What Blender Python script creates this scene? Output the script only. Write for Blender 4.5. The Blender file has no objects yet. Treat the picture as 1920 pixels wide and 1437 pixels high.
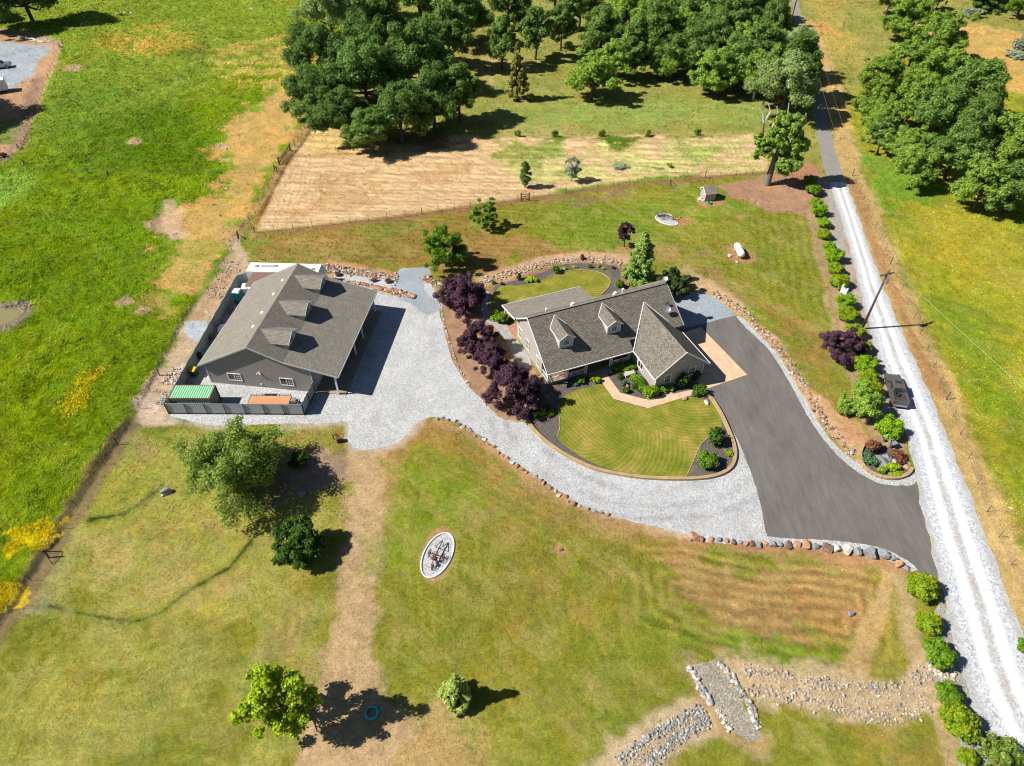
import bpy, bmesh, math, random
import numpy as np
from mathutils import Vector, Matrix, noise as mnoise
from mathutils.geometry import tessellate_polygon
R = math.radians
S = bpy.context.scene
COL = S.collection
# ------------------------------------------------------------ camera
CAM_H = 66.0; TILT = R(44.2); FPX = 1280.0           # metres above the ground, angle below the horizon, focal length for a 1920 px wide photo
cd = bpy.data.cameras.new('camera'); cam = bpy.data.objects.new('camera', cd); COL.objects.link(cam)
cam.location = (0, 0, CAM_H); cam.rotation_euler = (math.pi/2 - TILT, 0, 0)
cd.sensor_width = 36; cd.lens = 36*FPX/1920; cd.clip_start = 0.5; cd.clip_end = 4000
S.camera = cam
# ------------------------------------------------------------ light
SUN_EL = R(43.5); SHADOW_AZ = R(6)                 # shadows fall along +X, turned a little to +Y
w = bpy.data.worlds.new('World'); S.world = w; w.use_nodes = True
nt = w.node_tree; bg = nt.nodes['Background']; sky = nt.nodes.new('ShaderNodeTexSky')
sky.sky_type = 'NISHITA'; sky.sun_disc = False; sky.sun_elevation = SUN_EL; sky.sun_rotation = math.pi*1.5 - SHADOW_AZ
sky.air_density = 0.8; sky.dust_density = 0.2; sky.ozone_density = 1.0
nt.links.new(sky.outputs[0], bg.inputs[0]); bg.inputs[1].default_value = 0.05
ld = bpy.data.lights.new('sun', 'SUN'); ld.energy = 5.0; ld.angle = R(0.5); ld.color = (1.0, 0.955, 0.88)
sun = bpy.data.objects.new('sun', ld); COL.objects.link(sun)
sd = Vector((math.cos(SUN_EL)*math.cos(SHADOW_AZ), math.cos(SUN_EL)*math.sin(SHADOW_AZ), -math.sin(SUN_EL)))
sun.rotation_euler = sd.to_track_quat('-Z', 'Y').to_euler(); sun.location = (-60, 0, 80)
S.view_settings.view_transform = 'Standard'; S.view_settings.look = 'None'
S.view_settings.gamma = 1; S.view_settings.use_curve_mapping = False; S.view_settings.exposure = 0.6
S.render.film_transparent = False
try:
    S.cycles.filter_width = 1.05; S.cycles.max_bounces = 5; S.cycles.diffuse_bounces = 1; S.cycles.transparent_max_bounces = 4
except Exception: pass
# ------------------------------------------------------------ survey: a photo pixel and a height give a point of the place
def P(px, py, z=0.0):
    u = px - 960; v = 718.5 - py
    dy = FPX*math.cos(TILT) + v*math.sin(TILT); dz = -FPX*math.sin(TILT) + v*math.cos(TILT)
    t = (CAM_H - z)/-dz
    return Vector((u*t, dy*t, z))
def lin(c):
    c /= 255.0
    return c/12.92 if c <= .04045 else ((c+.055)/1.055)**2.4
def K(r, g, b, k=1.3):                                # sunlit look -> base colour
    return (min(.9, lin(r)/k), min(.9, lin(g)/k), min(.9, lin(b)/k), 1)
# ------------------------------------------------------------ materials
MATS = {}
class NT:
    def __init__(s, name):
        s.m = bpy.data.materials.new(name); s.m.use_nodes = True; s.t = s.m.node_tree
        s.b = s.t.nodes['Principled BSDF']; s.out = s.t.nodes['Material Output']
    def n(s, typ, **kw):
        nd = s.t.nodes.new(typ)
        for k, v in kw.items(): setattr(nd, k, v)
        return nd
    def l(s, a, b): s.t.links.new(a, b)
    def noise(s, scale, detail=4, rough=.6, vec=None, dist=0):
        nd = s.n('ShaderNodeTexNoise'); nd.inputs['Scale'].default_value = scale; nd.inputs['Detail'].default_value = detail
        nd.inputs['Roughness'].default_value = rough; nd.inputs['Distortion'].default_value = dist
        if vec is not None: s.l(vec, nd.inputs['Vector'])
        return nd.outputs['Fac']
    def coord(s, kind='Object'): return s.n('ShaderNodeTexCoord').outputs[kind]
    def mapping(s, vec, sc=(1,1,1), rot=(0,0,0)):
        m = s.n('ShaderNodeMapping'); m.inputs['Scale'].default_value = sc; m.inputs['Rotation'].default_value = rot; s.l(vec, m.inputs[0]); return m.outputs[0]
    def ramp(s, fac, stops):
        r = s.n('ShaderNodeValToRGB'); e = r.color_ramp.elements
        while len(e) < len(stops): e.new(.5)
        for el, (p, c) in zip(e, stops): el.position = p; el.color = c
        s.l(fac, r.inputs[0]); return r.outputs[0]
    def mr(s, fac, a, b, c, d):
        m = s.n('ShaderNodeMapRange'); s.l(fac, m.inputs[0])
        for i, v in enumerate((a, b, c, d)): m.inputs[i+1].default_value = v
        return m.outputs[0]
    def mul(s, col, fac):
        v = s.n('ShaderNodeVectorMath', operation='SCALE'); s.l(col, v.inputs[0]); s.l(fac, v.inputs['Scale']); return v.outputs[0]
    def math(s, op, a, b):
        m = s.n('ShaderNodeMath', operation=op)
        for i, x in enumerate((a, b)):
            if isinstance(x, (int, float)): m.inputs[i].default_value = x
            else: s.l(x, m.inputs[i])
        return m.outputs[0]
    def mix(s, fac, a, b, bt='MIX'):
        m = s.n('ShaderNodeMix', data_type='RGBA', blend_type=bt)
        for sock, x in ((m.inputs[0], fac), (m.inputs[6], a), (m.inputs[7], b)):
            if isinstance(x, (tuple, float, int)): sock.default_value = x
            else: s.l(x, sock)
        return m.outputs[2]
    def bump(s, h, strength=.5, dist=.05):
        b = s.n('ShaderNodeBump'); b.inputs['Strength'].default_value = strength; b.inputs['Distance'].default_value = dist
        s.l(h, b.inputs['Height']); s.l(b.outputs[0], s.b.inputs['Normal'])
def plain(name, c, rough=.6, metal=0, var=.15, scale=3.0, spec=.3, bump=0):
    if name in MATS: return MATS[name]
    n = NT(name); co = n.coord()
    f = n.noise(scale, 5, .65, co)
    n.l(n.mul(n.mix(0.0, c, c), n.mr(f, .3, .7, 1-var, 1+var)), n.b.inputs['Base Color'])
    n.b.inputs['Roughness'].default_value = rough; n.b.inputs['Metallic'].default_value = metal
    n.b.inputs['Specular IOR Level'].default_value = spec
    if bump: n.bump(n.noise(scale*3, 3, .6, co), bump, .03)
    MATS[name] = n.m; return n.m
def gravel(name, c1, c2, c3, big=.25, gr=13.0, var=.2):
    n = NT(name); co = n.coord()
    vo = n.n('ShaderNodeTexVoronoi'); vo.inputs['Scale'].default_value = gr; n.l(co, vo.inputs['Vector'])
    cell = n.ramp(vo.outputs['Color'], [(0, c1), (.45, c2), (1, c3)])
    f = n.noise(gr*.55, 3, .85, co); g = n.noise(big, 7, .65, co)
    k = n.math('MULTIPLY', n.mr(f, .25, .75, 1-var, 1+var), n.mr(g, .3, .7, .86, 1.08))
    st = n.mr(n.noise(.5, 5, .65, n.mapping(co, (1, .35, 1), (0, 0, .7))), .52, .7, 0, .3)
    n.l(n.mix(st, n.mul(cell, k), n.mul(n.mix(0.0, K(168,150,128), K(168,150,128)), k)), n.b.inputs['Base Color']); n.b.inputs['Roughness'].default_value = .95
    n.b.inputs['Specular IOR Level'].default_value = .1
    n.bump(f, .6, .04); return n.m
def shingle(name, c1, c2, c3):
    n = NT(name); uv = n.coord('UV')
    br = n.n('ShaderNodeTexBrick'); n.l(uv, br.inputs['Vector'])
    br.inputs['Color1'].default_value = c1; br.inputs['Color2'].default_value = c2; br.inputs['Mortar'].default_value = c3
    br.inputs['Scale'].default_value = 1; br.inputs['Brick Width'].default_value = .42; br.inputs['Row Height'].default_value = .2
    br.inputs['Mortar Size'].default_value = .022; br.inputs['Bias'].default_value = -.1; br.inputs['Mortar Smooth'].default_value = .3
    f = n.noise(.7, 5, .65, uv); h = n.noise(9, 2, .7, uv); st = n.noise(1.2, 3, .6, n.mapping(uv, (1.6, .22, 1)))
    k = n.math('MULTIPLY', n.math('MULTIPLY', n.mr(f, .3, .7, .95, 1.04), n.mr(h, .25, .75, .8, 1.22)), n.mr(st, .3, .7, .93, 1.06))
    n.l(n.mul(br.outputs['Color'], k), n.b.inputs['Base Color']); n.b.inputs['Roughness'].default_value = .95
    n.b.inputs['Specular IOR Level'].default_value = .15
    n.bump(n.math('ADD', br.outputs['Fac'], n.math('MULTIPLY', h, -.5)), -.5, .02); return n.m
def siding(name, c, row=.2):
    n = NT(name); uv = n.coord('UV')
    sp = n.n('ShaderNodeSeparateXYZ'); n.l(uv, sp.inputs[0])
    fr = n.math('FRACT', n.math('DIVIDE', sp.outputs[1], row), 0)
    line = n.mr(fr, 0.0, .12, .72, 1.0)
    f = n.noise(.6, 4, .6, uv); g = n.noise(3, 3, .6, n.mapping(uv, (.4, 4, 1)))
    k = n.math('MULTIPLY', line, n.math('MULTIPLY', n.mr(f, .3, .7, .94, 1.05), n.mr(g, .3, .7, .93, 1.05)))
    n.l(n.mul(n.mix(0.0, c, c), k), n.b.inputs['Base Color']); n.b.inputs['Roughness'].default_value = .7
    n.bump(fr, .5, .02); return n.m
def corrugated(name, c, per=.25, rough=.5, metal=.3, var=.12, rust=None):
    n = NT(name); uv = n.coord('UV')
    sp = n.n('ShaderNodeSeparateXYZ'); n.l(uv, sp.inputs[0])
    s = n.math('SINE', n.math('MULTIPLY', sp.outputs[0], 2*math.pi/per), 0)
    f = n.noise(1.2, 5, .7, uv)
    col = n.mul(n.mix(0.0, c, c), n.mr(f, .3, .7, 1-var, 1+var))
    if rust: col = n.mix(n.mr(n.noise(1.4, 6, .75, uv), .6, .68, 0, 1), col, rust)
    n.l(col, n.b.inputs['Base Color']); n.b.inputs['Roughness'].default_value = rough; n.b.inputs['Metallic'].default_value = metal
    n.bump(s, .8, .04); return n.m
def leafmat(name, c1, c2, trans=.25, blossom=None, gain=1.55):
    c1 = tuple(min(.9, x*gain) for x in c1[:3])+(1,); c2 = tuple(min(.9, x*gain) for x in c2[:3])+(1,)
    n = NT(name); g = n.n('ShaderNodeNewGeometry')
    f = n.noise(.55, 3, .6, n.coord()); oi = n.n('ShaderNodeObjectInfo')
    fac = n.math('ADD', n.math('MULTIPLY', g.outputs['Random Per Island'], .6), n.math('MULTIPLY', f, .45))
    col = n.ramp(fac, [(.12, c1), (.9, c2)])
    col = n.mul(col, n.mr(oi.outputs['Random'], 0, 1, .86, 1.14))
    if blossom: col = n.mix(n.mr(n.noise(1.3, 3, .6, n.coord()), .54, .6, 0, .8), col, blossom)
    d = n.n('ShaderNodeBsdfDiffuse'); t = n.n('ShaderNodeBsdfTranslucent'); m = n.n('ShaderNodeMixShader')
    gl = n.n('ShaderNodeBsdfGlossy'); gl.inputs['Roughness'].default_value = .6; gl.inputs['Color'].default_value = (.5, .55, .45, 1); m2 = n.n('ShaderNodeMixShader'); m2.inputs[0].default_value = .03
    n.l(col, d.inputs[0]); n.l(n.mix(.5, col, n.mul(col, n.mr(f, 0, 1, 1.3, 1.3))), t.inputs[0]); m.inputs[0].default_value = trans
    n.l(d.outputs[0], m.inputs[1]); n.l(t.outputs[0], m.inputs[2]); n.l(m.outputs[0], m2.inputs[1]); n.l(gl.outputs[0], m2.inputs[2]); n.l(m2.outputs[0], n.out.inputs[0]); return n.m
M = dict(
    white=plain('white_paint', (.75, .75, .73, 1), .5, var=.05), trim=plain('white_trim', (.72, .73, .75, 1), .55, var=.05),
    greytrim=plain('grey_trim', (.42, .46, .48, 1), .6, var=.06),
    glass=plain('dark_glass', (.03, .04, .045, 1), .08, spec=.8, var=.2), dark=plain('dark_metal', (.03, .03, .032, 1), .6, var=.3),
    rust=plain('rusty_iron', (.13, .05, .035, 1), .85, var=.4), steel=plain('galvanised_steel', (.4, .42, .43, 1), .4, .6, var=.1),
    bark=plain('grey_bark', (.085, .07, .055, 1), .95, var=.45, scale=5, bump=.8), deadwood=plain('bleached_wood', (.5, .48, .45, 1), .9, var=.3, scale=5, bump=.6),
    palebark=plain('pale_bark', (.17, .15, .125, 1), .95, var=.3, scale=6, bump=.6),
    polewood=plain('pole_wood', (.11, .08, .07, 1), .9, var=.25), postwood=plain('post_wood', (.07, .055, .045, 1), .95, var=.4),
    wire=plain('fence_wire', (.25, .24, .22, 1), .6, .5), tyre=plain('black_rubber', (.02, .02, .02, 1), .9), red=plain('red_lens', (.45, .02, .03, 1), .3),
    concrete=plain('tan_concrete', K(226, 192, 158), .9, var=.16, scale=1.3), curb=plain('curb_concrete', K(188, 160, 118), .9, var=.2, scale=1.1),
    porchslab=plain('grey_concrete', K(172, 156, 134), .9, var=.12, scale=.8),
    shopwall=siding('grey_lap_siding', (.29, .265, .245, 1)), housewall=siding('greige_lap_siding', (.4, .36, .315, 1)),
    shop_roof=shingle('weathered_shingle', K(160, 153, 141), K(138, 131, 121), K(108, 102, 94)),
    house_roof=shingle('mixed_shingle', K(148, 140, 128), K(112, 106, 97), K(88, 83, 76)),
    fencepanel=corrugated('grey_sheet_metal', (.36, .4, .43, 1), .11, .6, .0), green_roof=corrugated('green_container_roof', K(150, 222, 168), .3, .6, .1, rust=K(186, 160, 120)),
    green_side=corrugated('pale_container_side', (.35, .38, .34, 1), .3, .6, .1), brownroof=plain('brown_metal_roof', K(150, 116, 100), .5, .1, var=.05),
    deck=plain('orange_stained_planks', K(228, 160, 118), .7, var=.1, scale=2), teal=plain('teal_plastic', (.01, .13, .12, 1), .4), yellow=plain('yellow_plastic', K(240, 190, 30), .5),
    binGreen=plain('green_plastic', (.01, .09, .06, 1), .5), truck=plain('bronze_grey_paint', (.1, .094, .082, 1), .3, .0, var=.03, spec=.6), silver=plain('silver_paint', (.35, .36, .37, 1), .3, .6, var=.03),
    turq=plain('turquoise_hose', (.02, .42, .5, 1), .4), floor_dark=plain('porch_boards', K(150, 120, 95), .8, var=.1),
    rockg=plain('grey_rock', (.24, .245, .25, 1), .9, var=.4, scale=3.5, bump=.8), rocko=plain('orange_rock', (.4, .21, .12, 1), .9, var=.4, scale=3, bump=.8),
    rockt=plain('tan_rock', (.4, .31, .22, 1), .9, var=.35, scale=3, bump=.8),
    rockw=plain('pale_rock', (.5, .46, .41, 1), .9, var=.3, scale=3, bump=.8), rockb=plain('brown_rock', (.2, .12, .085, 1), .9, var=.4, scale=3, bump=.8),
)
# ------------------------------------------------------------ mesh and object helpers
def tag(o, label=None, cat=None, group=None, kind=None):
    if label: o['label'] = label
    if cat: o['category'] = cat
    if group: o['group'] = group
    if kind: o['kind'] = kind
    return o
def empty(name, loc, rz=0, label=None, cat=None, group=None):
    o = bpy.data.objects.new(name, None); COL.objects.link(o); o.location = loc; o.rotation_euler = (0, 0, rz); o.empty_display_size = .5
    return tag(o, label, cat, group)
class MB:
    def __init__(s): s.v = []; s.f = []; s.uv = None
    def add(s, vs, fs):
        b = len(s.v); s.v += [tuple(x) for x in vs]; s.f += [tuple(i+b for i in f) for f in fs]; return s
    def box(s, x0, y0, z0, x1, y1, z1):
        return s.add([(x0,y0,z0),(x1,y0,z0),(x1,y1,z0),(x0,y1,z0),(x0,y0,z1),(x1,y0,z1),(x1,y1,z1),(x0,y1,z1)],
                     [(0,3,2,1),(4,5,6,7),(0,1,5,4),(1,2,6,5),(2,3,7,6),(3,0,4,7)])
    def beam(s, a, b, wd, ht=None, up=(0,0,1)):
        a = Vector(a); b = Vector(b); ht = ht or wd; d = (b-a).normalized(); u = Vector(up)
        if abs(d.dot(u)) > .97: u = Vector((1,0,0))
        r = d.cross(u).normalized(); u = r.cross(d)
        vs = [p + r*(i*wd/2) + u*(j*ht/2) for p in (a, b) for i, j in ((-1,-1),(1,-1),(1,1),(-1,1))]
        return s.add(vs, [(0,1,2,3),(7,6,5,4),(0,4,5,1),(1,5,6,2),(2,6,7,3),(3,7,4,0)])
    def tube(s, pts, rs, n=8):
        pts = [Vector(p) for p in pts]
        if isinstance(rs, (int, float)): rs = [rs]*len(pts)
        vs = []; fs = []
        for i, p in enumerate(pts):
            d = (pts[min(i+1, len(pts)-1)] - pts[max(i-1, 0)]).normalized()
            u = Vector((0,0,1)) if abs(d.z) < .9 else Vector((1,0,0))
            r = d.cross(u).normalized(); u = r.cross(d)
            for k in range(n):
                a = 2*math.pi*k/n; vs.append(p + (r*math.cos(a) + u*math.sin(a))*rs[i])
        for i in range(len(pts)-1):
            for k in range(n): fs.append((i*n+k, i*n+(k+1)%n, (i+1)*n+(k+1)%n, (i+1)*n+k))
        fs.append(tuple(range(n))[::-1]); fs.append(tuple((len(pts)-1)*n+k for k in range(n)))
        return s.add(vs, fs)
    def ring(s, c, rad, r, n=20, m=6, axis='z'):
        vs = []; fs = []
        for i in range(n):
            a = 2*math.pi*i/n
            for k in range(m):
                b = 2*math.pi*k/m; q = rad + r*math.cos(b); h = r*math.sin(b)
                v = (q*math.cos(a), q*math.sin(a), h)
                v = v if axis == 'z' else ((h, v[0], v[1]) if axis == 'x' else (v[0], h, v[1]))
                vs.append((c[0]+v[0], c[1]+v[1], c[2]+v[2]))
        for i in range(n):
            for k in range(m): fs.append((i*m+k, ((i+1)%n)*m+k, ((i+1)%n)*m+(k+1)%m, i*m+(k+1)%m))
        return s.add(vs, fs)
    def prism(s, poly, axis, t0, t1):
        """polygon of 2D points, swept along an axis; y: (x,z) swept in y, x: (y,z) swept in x, z: (x,y)"""
        def q(p, t): return (p[0], t, p[1]) if axis == 'y' else ((t, p[0], p[1]) if axis == 'x' else (p[0], p[1], t))
        n = len(poly); vs = [q(p, t0) for p in poly] + [q(p, t1) for p in poly]
        tri = tessellate_polygon([[Vector((p[0], p[1], 0)) for p in poly]])
        fs = [tuple(t) for t in tri] + [tuple(i+n for i in t[::-1]) for t in tri]
        fs += [(i, (i+1)%n, (i+1)%n+n, i+n) for i in range(n)]
        return s.add(vs, fs)
    def slab(s, pts, th):
        n = len(pts); vs = [tuple(p) for p in pts] + [(p[0], p[1], p[2]-th) for p in pts]
        return s.add(vs, [tuple(range(n)), tuple(range(2*n-1, n-1, -1))] + [(i, i+n, (i+1)%n+n, (i+1)%n) for i in range(n)])
    def build(s, name, mat, parent=None, loc=None, rz=0, smooth=False, bevel=0):
        me = bpy.data.meshes.new(name); me.from_pydata(s.v, [], s.f); me.validate()
        bm = bmesh.new(); bm.from_mesh(me); bmesh.ops.recalc_face_normals(bm, faces=bm.faces)
        if bevel: bmesh.ops.bevel(bm, geom=list(bm.edges), offset=bevel, segments=2, affect='EDGES', clamp_overlap=True)
        uvl = bm.loops.layers.uv.new('UVMap')
        for f in bm.faces:
            f.smooth = smooth
            nrm = f.normal
            h = nrm.cross(Vector((0,0,1)))
            if h.length < 1e-3: h = Vector((1,0,0)); t = Vector((0,1,0))
            else: h.normalize(); t = h.cross(nrm)
            for lp in f.loops: lp[uvl].uv = (lp.vert.co.dot(h), lp.vert.co.dot(t))
        bm.to_mesh(me); bm.free()
        me.materials.append(M[mat] if isinstance(mat, str) else mat)
        o = bpy.data.objects.new(name, me); COL.objects.link(o)
        if loc is not None: o.location = loc
        o.rotation_euler = (0, 0, rz); o.parent = parent
        return o
def copy_tree(o, parent=None):
    c = o.copy(); COL.objects.link(c)
    if parent is not None: c.parent = parent
    for ch in list(o.children): copy_tree(ch, c)
    return c
rnd = random.Random(7)
# ------------------------------------------------------------ numpy noise and polygons for the ground's own colours
def vnoise(x, y, seed=0):
    xi = np.floor(x).astype(np.int64); yi = np.floor(y).astype(np.int64); fx = x-xi; fy = y-yi
    def h(a, b):
        n = (a*374761393 + b*668265263 + seed*1274126177) & 0x7fffffff
        n = ((n ^ (n >> 13))*1274126177) & 0x7fffffff
        return ((n ^ (n >> 16)) & 0xffff)/65535.0
    fx = fx*fx*(3-2*fx); fy = fy*fy*(3-2*fy)
    return (h(xi,yi)*(1-fx)+h(xi+1,yi)*fx)*(1-fy) + (h(xi,yi+1)*(1-fx)+h(xi+1,yi+1)*fx)*fy
def fbm(x, y, sc, seed=0, oct=4):
    a = 0; s = 0; k = 1.0
    for i in range(oct):
        a = a + k*vnoise(x*sc*2**i + 13.7*i, y*sc*2**i - 7.1*i, seed+i); s += k; k *= .55
    return a/s
def sdist(x, y, poly, closed=True):
    """distance to the outline in metres, positive inside"""
    n = len(poly); d = np.full(x.shape, 1e9); ins = np.zeros(x.shape, bool)
    for i in range(n if closed else n-1):
        ax, ay = poly[i]; bx, by = poly[(i+1) % n]
        ex, ey = bx-ax, by-ay; L = ex*ex+ey*ey+1e-9
        t = np.clip(((x-ax)*ex+(y-ay)*ey)/L, 0, 1)
        d = np.minimum(d, (x-ax-t*ex)**2+(y-ay-t*ey)**2)
        if closed:
            c = ((ay > y) != (by > y))
            ins ^= c & (x < (bx-ax)*(y-ay)/((by-ay) if by != ay else 1e-9)+ax)
    d = np.sqrt(d)
    return np.where(ins, d, -d) if closed else -d
def W(pts): return [tuple(P(x, y)[:2]) for x, y in pts]
def smooth_poly(pts, step=.6, closed=True, jit=0.0, seed=1):
    """rounded outline through the points (Catmull-Rom), with a little unevenness"""
    n = len(pts); out = []; rg = random.Random(seed)
    rng = range(n) if closed else range(n-1)
    for i in rng:
        g = (lambda k: pts[k % n]) if closed else (lambda k: pts[min(max(k, 0), n-1)])
        p0, p1, p2, p3 = [Vector(g(k)[:2]) for k in (i-1, i, i+1, i+2)]
        m = max(1, int((p2-p1).length/step))
        for k in range(m):
            t = k/m
            q = .5*((2*p1)+(p2-p0)*t+(2*p0-5*p1+4*p2-p3)*t*t+(-p0+3*p1-3*p2+p3)*t**3)
            if jit: q += Vector((rg.gauss(0, jit), rg.gauss(0, jit)))
            out.append((q.x, q.y))
    if not closed: out.append(tuple(pts[-1][:2]))
    return out
SHEETS = []
def sheet(name, pts_px, z, mat, step=.6, jit=0.0, smooth=True, world=False, kind='structure'):
    pts = list(pts_px) if world else W(pts_px)
    if smooth: pts = smooth_poly(pts, step, True, jit)
    SHEETS.append(pts)
    tri = tessellate_polygon([[Vector((p[0], p[1], 0)) for p in pts]])
    b = MB(); b.add([(p[0], p[1], z) for p in pts], [tuple(t) for t in tri])
    o = b.build(name, mat)
    for f in o.data.polygons:
        if f.normal.z < 0: o.data.flip_normals(); break
    return tag(o, kind=kind) if kind else o
# ============================================================ GROUND
OPS = []
def area(pts, col, soft=1.0, warp=1.5, amt=1.0, tall=None, seed=0, noisy=0): OPS.append(('a', W(pts), col, soft, warp, amt, tall, seed, noisy))
def stroke(pts, wd, col, soft=.8, warp=.8, amt=1.0, seed=0, noisy=0): OPS.append(('s', W(pts), col, soft, warp, amt, None, seed, noisy, wd))
def mow(pts, per, amp, d=None, col=None): OPS.append(('m', W(pts), per, amp, d, col))
LG = K(134, 134, 46); LY = K(156, 156, 58); LB = K(158, 124, 70); GR = K(96, 132, 28); BG = K(112, 150, 28); TAN = K(208, 172, 118); STR = K(222, 190, 138)
SOIL = K(178, 134, 98); PSOIL = K(196, 164, 132); OLV = K(148, 150, 72); RED = K(174, 136, 108)
# far background both sides
area([(-900,-300),(3000,-300),(3000,330),(-900,330)], K(150,150,72), 8, 6, 1, 0)
# left tall-grass pasture
FIELD = [(-700,1500),(-120,1340),(0,1190),(70,1070),(118,990),(170,905),(245,795),(300,690),(345,600),(392,540),(440,448),(520,312),(592,190),(640,60),(620,-60),(-900,-60),(-900,1500)]
area(FIELD, K(112,148,22), .5, .5, 1, 1)
area([(-400,330),(0,300),(300,220),(640,60),(620,-60),(-400,-60)], K(128,158,52), 9, 8, .85, None, 3)
area([(-100,300),(140,330),(300,260),(420,230),(300,200),(180,120),(100,160),(60,300)], K(104,146,44), 6, 6, .7, None, 4)
area([(180,60),(330,40),(400,90),(300,110),(200,110)], K(172,164,62), 4, 5, .8, None, 5, 1)
area([(420,90),(560,60),(600,130),(540,190),(430,170),(400,130)], K(178,172,84), 4, 5, .85, None, 6, 1)
area([(200,75),(290,70),(300,110),(220,110)], K(196,172,84), 3, 3, .6, None, 7, 1)
stroke([(330,40),(380,60),(370,120),(330,150),(260,180)], 2, K(118,146,60), 2, 2, .5)
area([(60,330),(300,330),(420,330),(400,300),(410,230),(300,200),(180,230)], K(86,126,20), 5, 6, .7, None, 8)
area([(-60,330),(40,322),(75,330),(60,360),(-60,440)], K(128,176,62), 1.2, 1.0, .9, None, 9)
area([(-700,900),(-60,700),(60,640),(140,700),(120,860),(30,960),(-120,1240)], K(124,152,14), 5, 5, .7, None, 10)
area([(0,420),(160,360),(300,420),(280,520),(100,620),(0,560)], K(100,142,22), 6, 5, .6, None, 11)
area([(590,188),(520,170),(470,195),(425,230),(402,280),(418,330),(392,372),(330,395),(300,440),(325,480),(292,520),(330,560),(392,545),(440,448),(520,312)], K(198,164,92), 3.0, 3.2, 1, .12, 12)
area([(330,470),(370,440),(420,460),(400,520),(350,540)], K(150,150,60), 2, 2, .7, .2, 13, 1)
area([(280,560),(300,600),(335,590),(340,540),(370,520),(330,500)], K(176,160,80), 1.5, 2, .8, .25, 14, 1)
area([(395,490),(432,480),(440,500),(415,530),(392,515)], K(92,126,30), .8, .8, .8, .5, 15)
area([(300,380),(330,370),(345,420),(320,450),(295,430)], PSOIL, 1, 2, .8, 0, 16, 1)
for (x, y, r) in ((300,422,2.5),(270,585,.8),(232,569,1.0),(252,268,1.2),(135,130,2),(330,440,2),(415,275,1.2),(425,300,1)): stroke([(x,y),(x+r*3,y+r)], r, PSOIL, .5, .5, .85)
# soil and rubble west of the shed fence
area([(440,445),(470,470),(470,505),(440,525),(415,590),(378,650),(340,720),(318,760),(330,800),(245,803),(300,692),(345,600),(392,540)], K(192,168,138), .6, 1.3, 1, 0, 17)
area([(400,500),(440,470),(445,520),(390,600),(350,640),(345,610)], K(184,148,112), 1, 1.2, .7, 0, 18, 1)
area([(262,752),(320,740),(330,800),(420,798),(420,815),(240,812)], K(200,178,156), 1, 1, .9, 0, 19)
area([(352,602),(385,600),(393,612),(372,650),(350,632),(345,618)], K(182,190,198), .25, .3, .95, 0, 20)
stroke([(420,440),(470,420),(560,405),(620,395)], 1.6, K(178,142,96), 1, 1, .7, 0)
# property grass
YARD = [(478,440),(760,408),(1000,376),(1150,352),(1350,330),(1440,330),(1530,400),(1600,640),(1700,900),(1760,1080),(1900,1500),(-120,1500),(-60,1260),(118,992),(245,797),(420,800),(600,700),(600,500)]
area(YARD, LG, .5, .4, 1, 0)
area([(480,442),(760,412),(860,400),(930,470),(830,520),(600,500),(470,500)], K(150,124,60), 3, 3, .9, 0, 21)
area([(500,450),(640,430),(700,440),(640,470),(520,470)], K(176,140,82), 3, 3, .6, 0, 22, 1)
area([(650,420),(760,410),(790,430),(700,455)], K(122,132,48), 3, 2.5, .8, 0, 23)
area([(820,470),(1000,440),(1150,470),(1140,490),(1000,500),(860,520)], K(160,122,72), 2.5, 2.5, .85, 0, 24, 1)
area([(960,420),(1080,380),(1230,370),(1380,350),(1400,400),(1300,440),(1180,470),(1050,465)], K(124,144,42), 3, 3, .9, 0, 25)
area([(1020,370),(1150,352),(1190,365),(1080,392)], K(142,118,84), 1, 1.2, .8, 0, 26, 1)
area([(1200,420),(1320,400),(1380,440),(1360,520),(1240,500)], K(150,150,60), 3, 3, .6, 0, 27, 1)
area([(1220,465),(1330,470),(1400,560),(1330,570),(1280,520)], K(170,138,86), 3, 3, .8, 0, 28, 1)
area([(1290,505),(1350,540),(1400,590),(1440,630),(1400,600),(1340,555),(1300,540)], K(206,172,136), 1.5, 1.6, .85, 0, 29)
area([(1395,400),(1500,410),(1540,470),(1560,580),(1480,560),(1420,480)], K(122,130,44), 3, 3, .8, 0, 30)
area([(1420,560),(1540,600),(1590,690),(1600,800),(1560,780),(1500,690),(1440,620)], K(156,126,62), 2, 2.5, .85, 0, 31, 1)
area([(1395,592),(1440,625),(1480,670),(1530,740),(1580,790),(1620,830),(1610,870),(1570,840),(1520,770),(1470,690),(1400,605)], K(204,166,126), .9, 1.0, 1, 0, 32)
area([(1560,770),(1620,790),(1640,840),(1620,850),(1590,830)], K(196,152,112), .8, .8, 1, 0, 33)
area([(1345,350),(1400,335),(1450,325),(1520,300),(1550,340),(1560,400),(1520,410),(1490,400),(1440,395),(1400,380),(1370,372)], RED, .5, .7, 1, 0, 34)
area([(1460,325),(1545,300),(1560,350),(1500,350)], K(170,116,80), 1.5, 1.5, .7, 0, 35, 1)
stroke([(1525,395),(1545,440),(1560,500),(1575,560),(1590,620),(1620,700),(1645,790),(1665,830)], 2.2, K(172,144,110), .6, .6, .9)
stroke([(1560,350),(1575,420),(1590,500),(1610,570),(1640,660),(1680,780)], 2.6, K(176,160,146), .8, .8, .95, 0)
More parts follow.
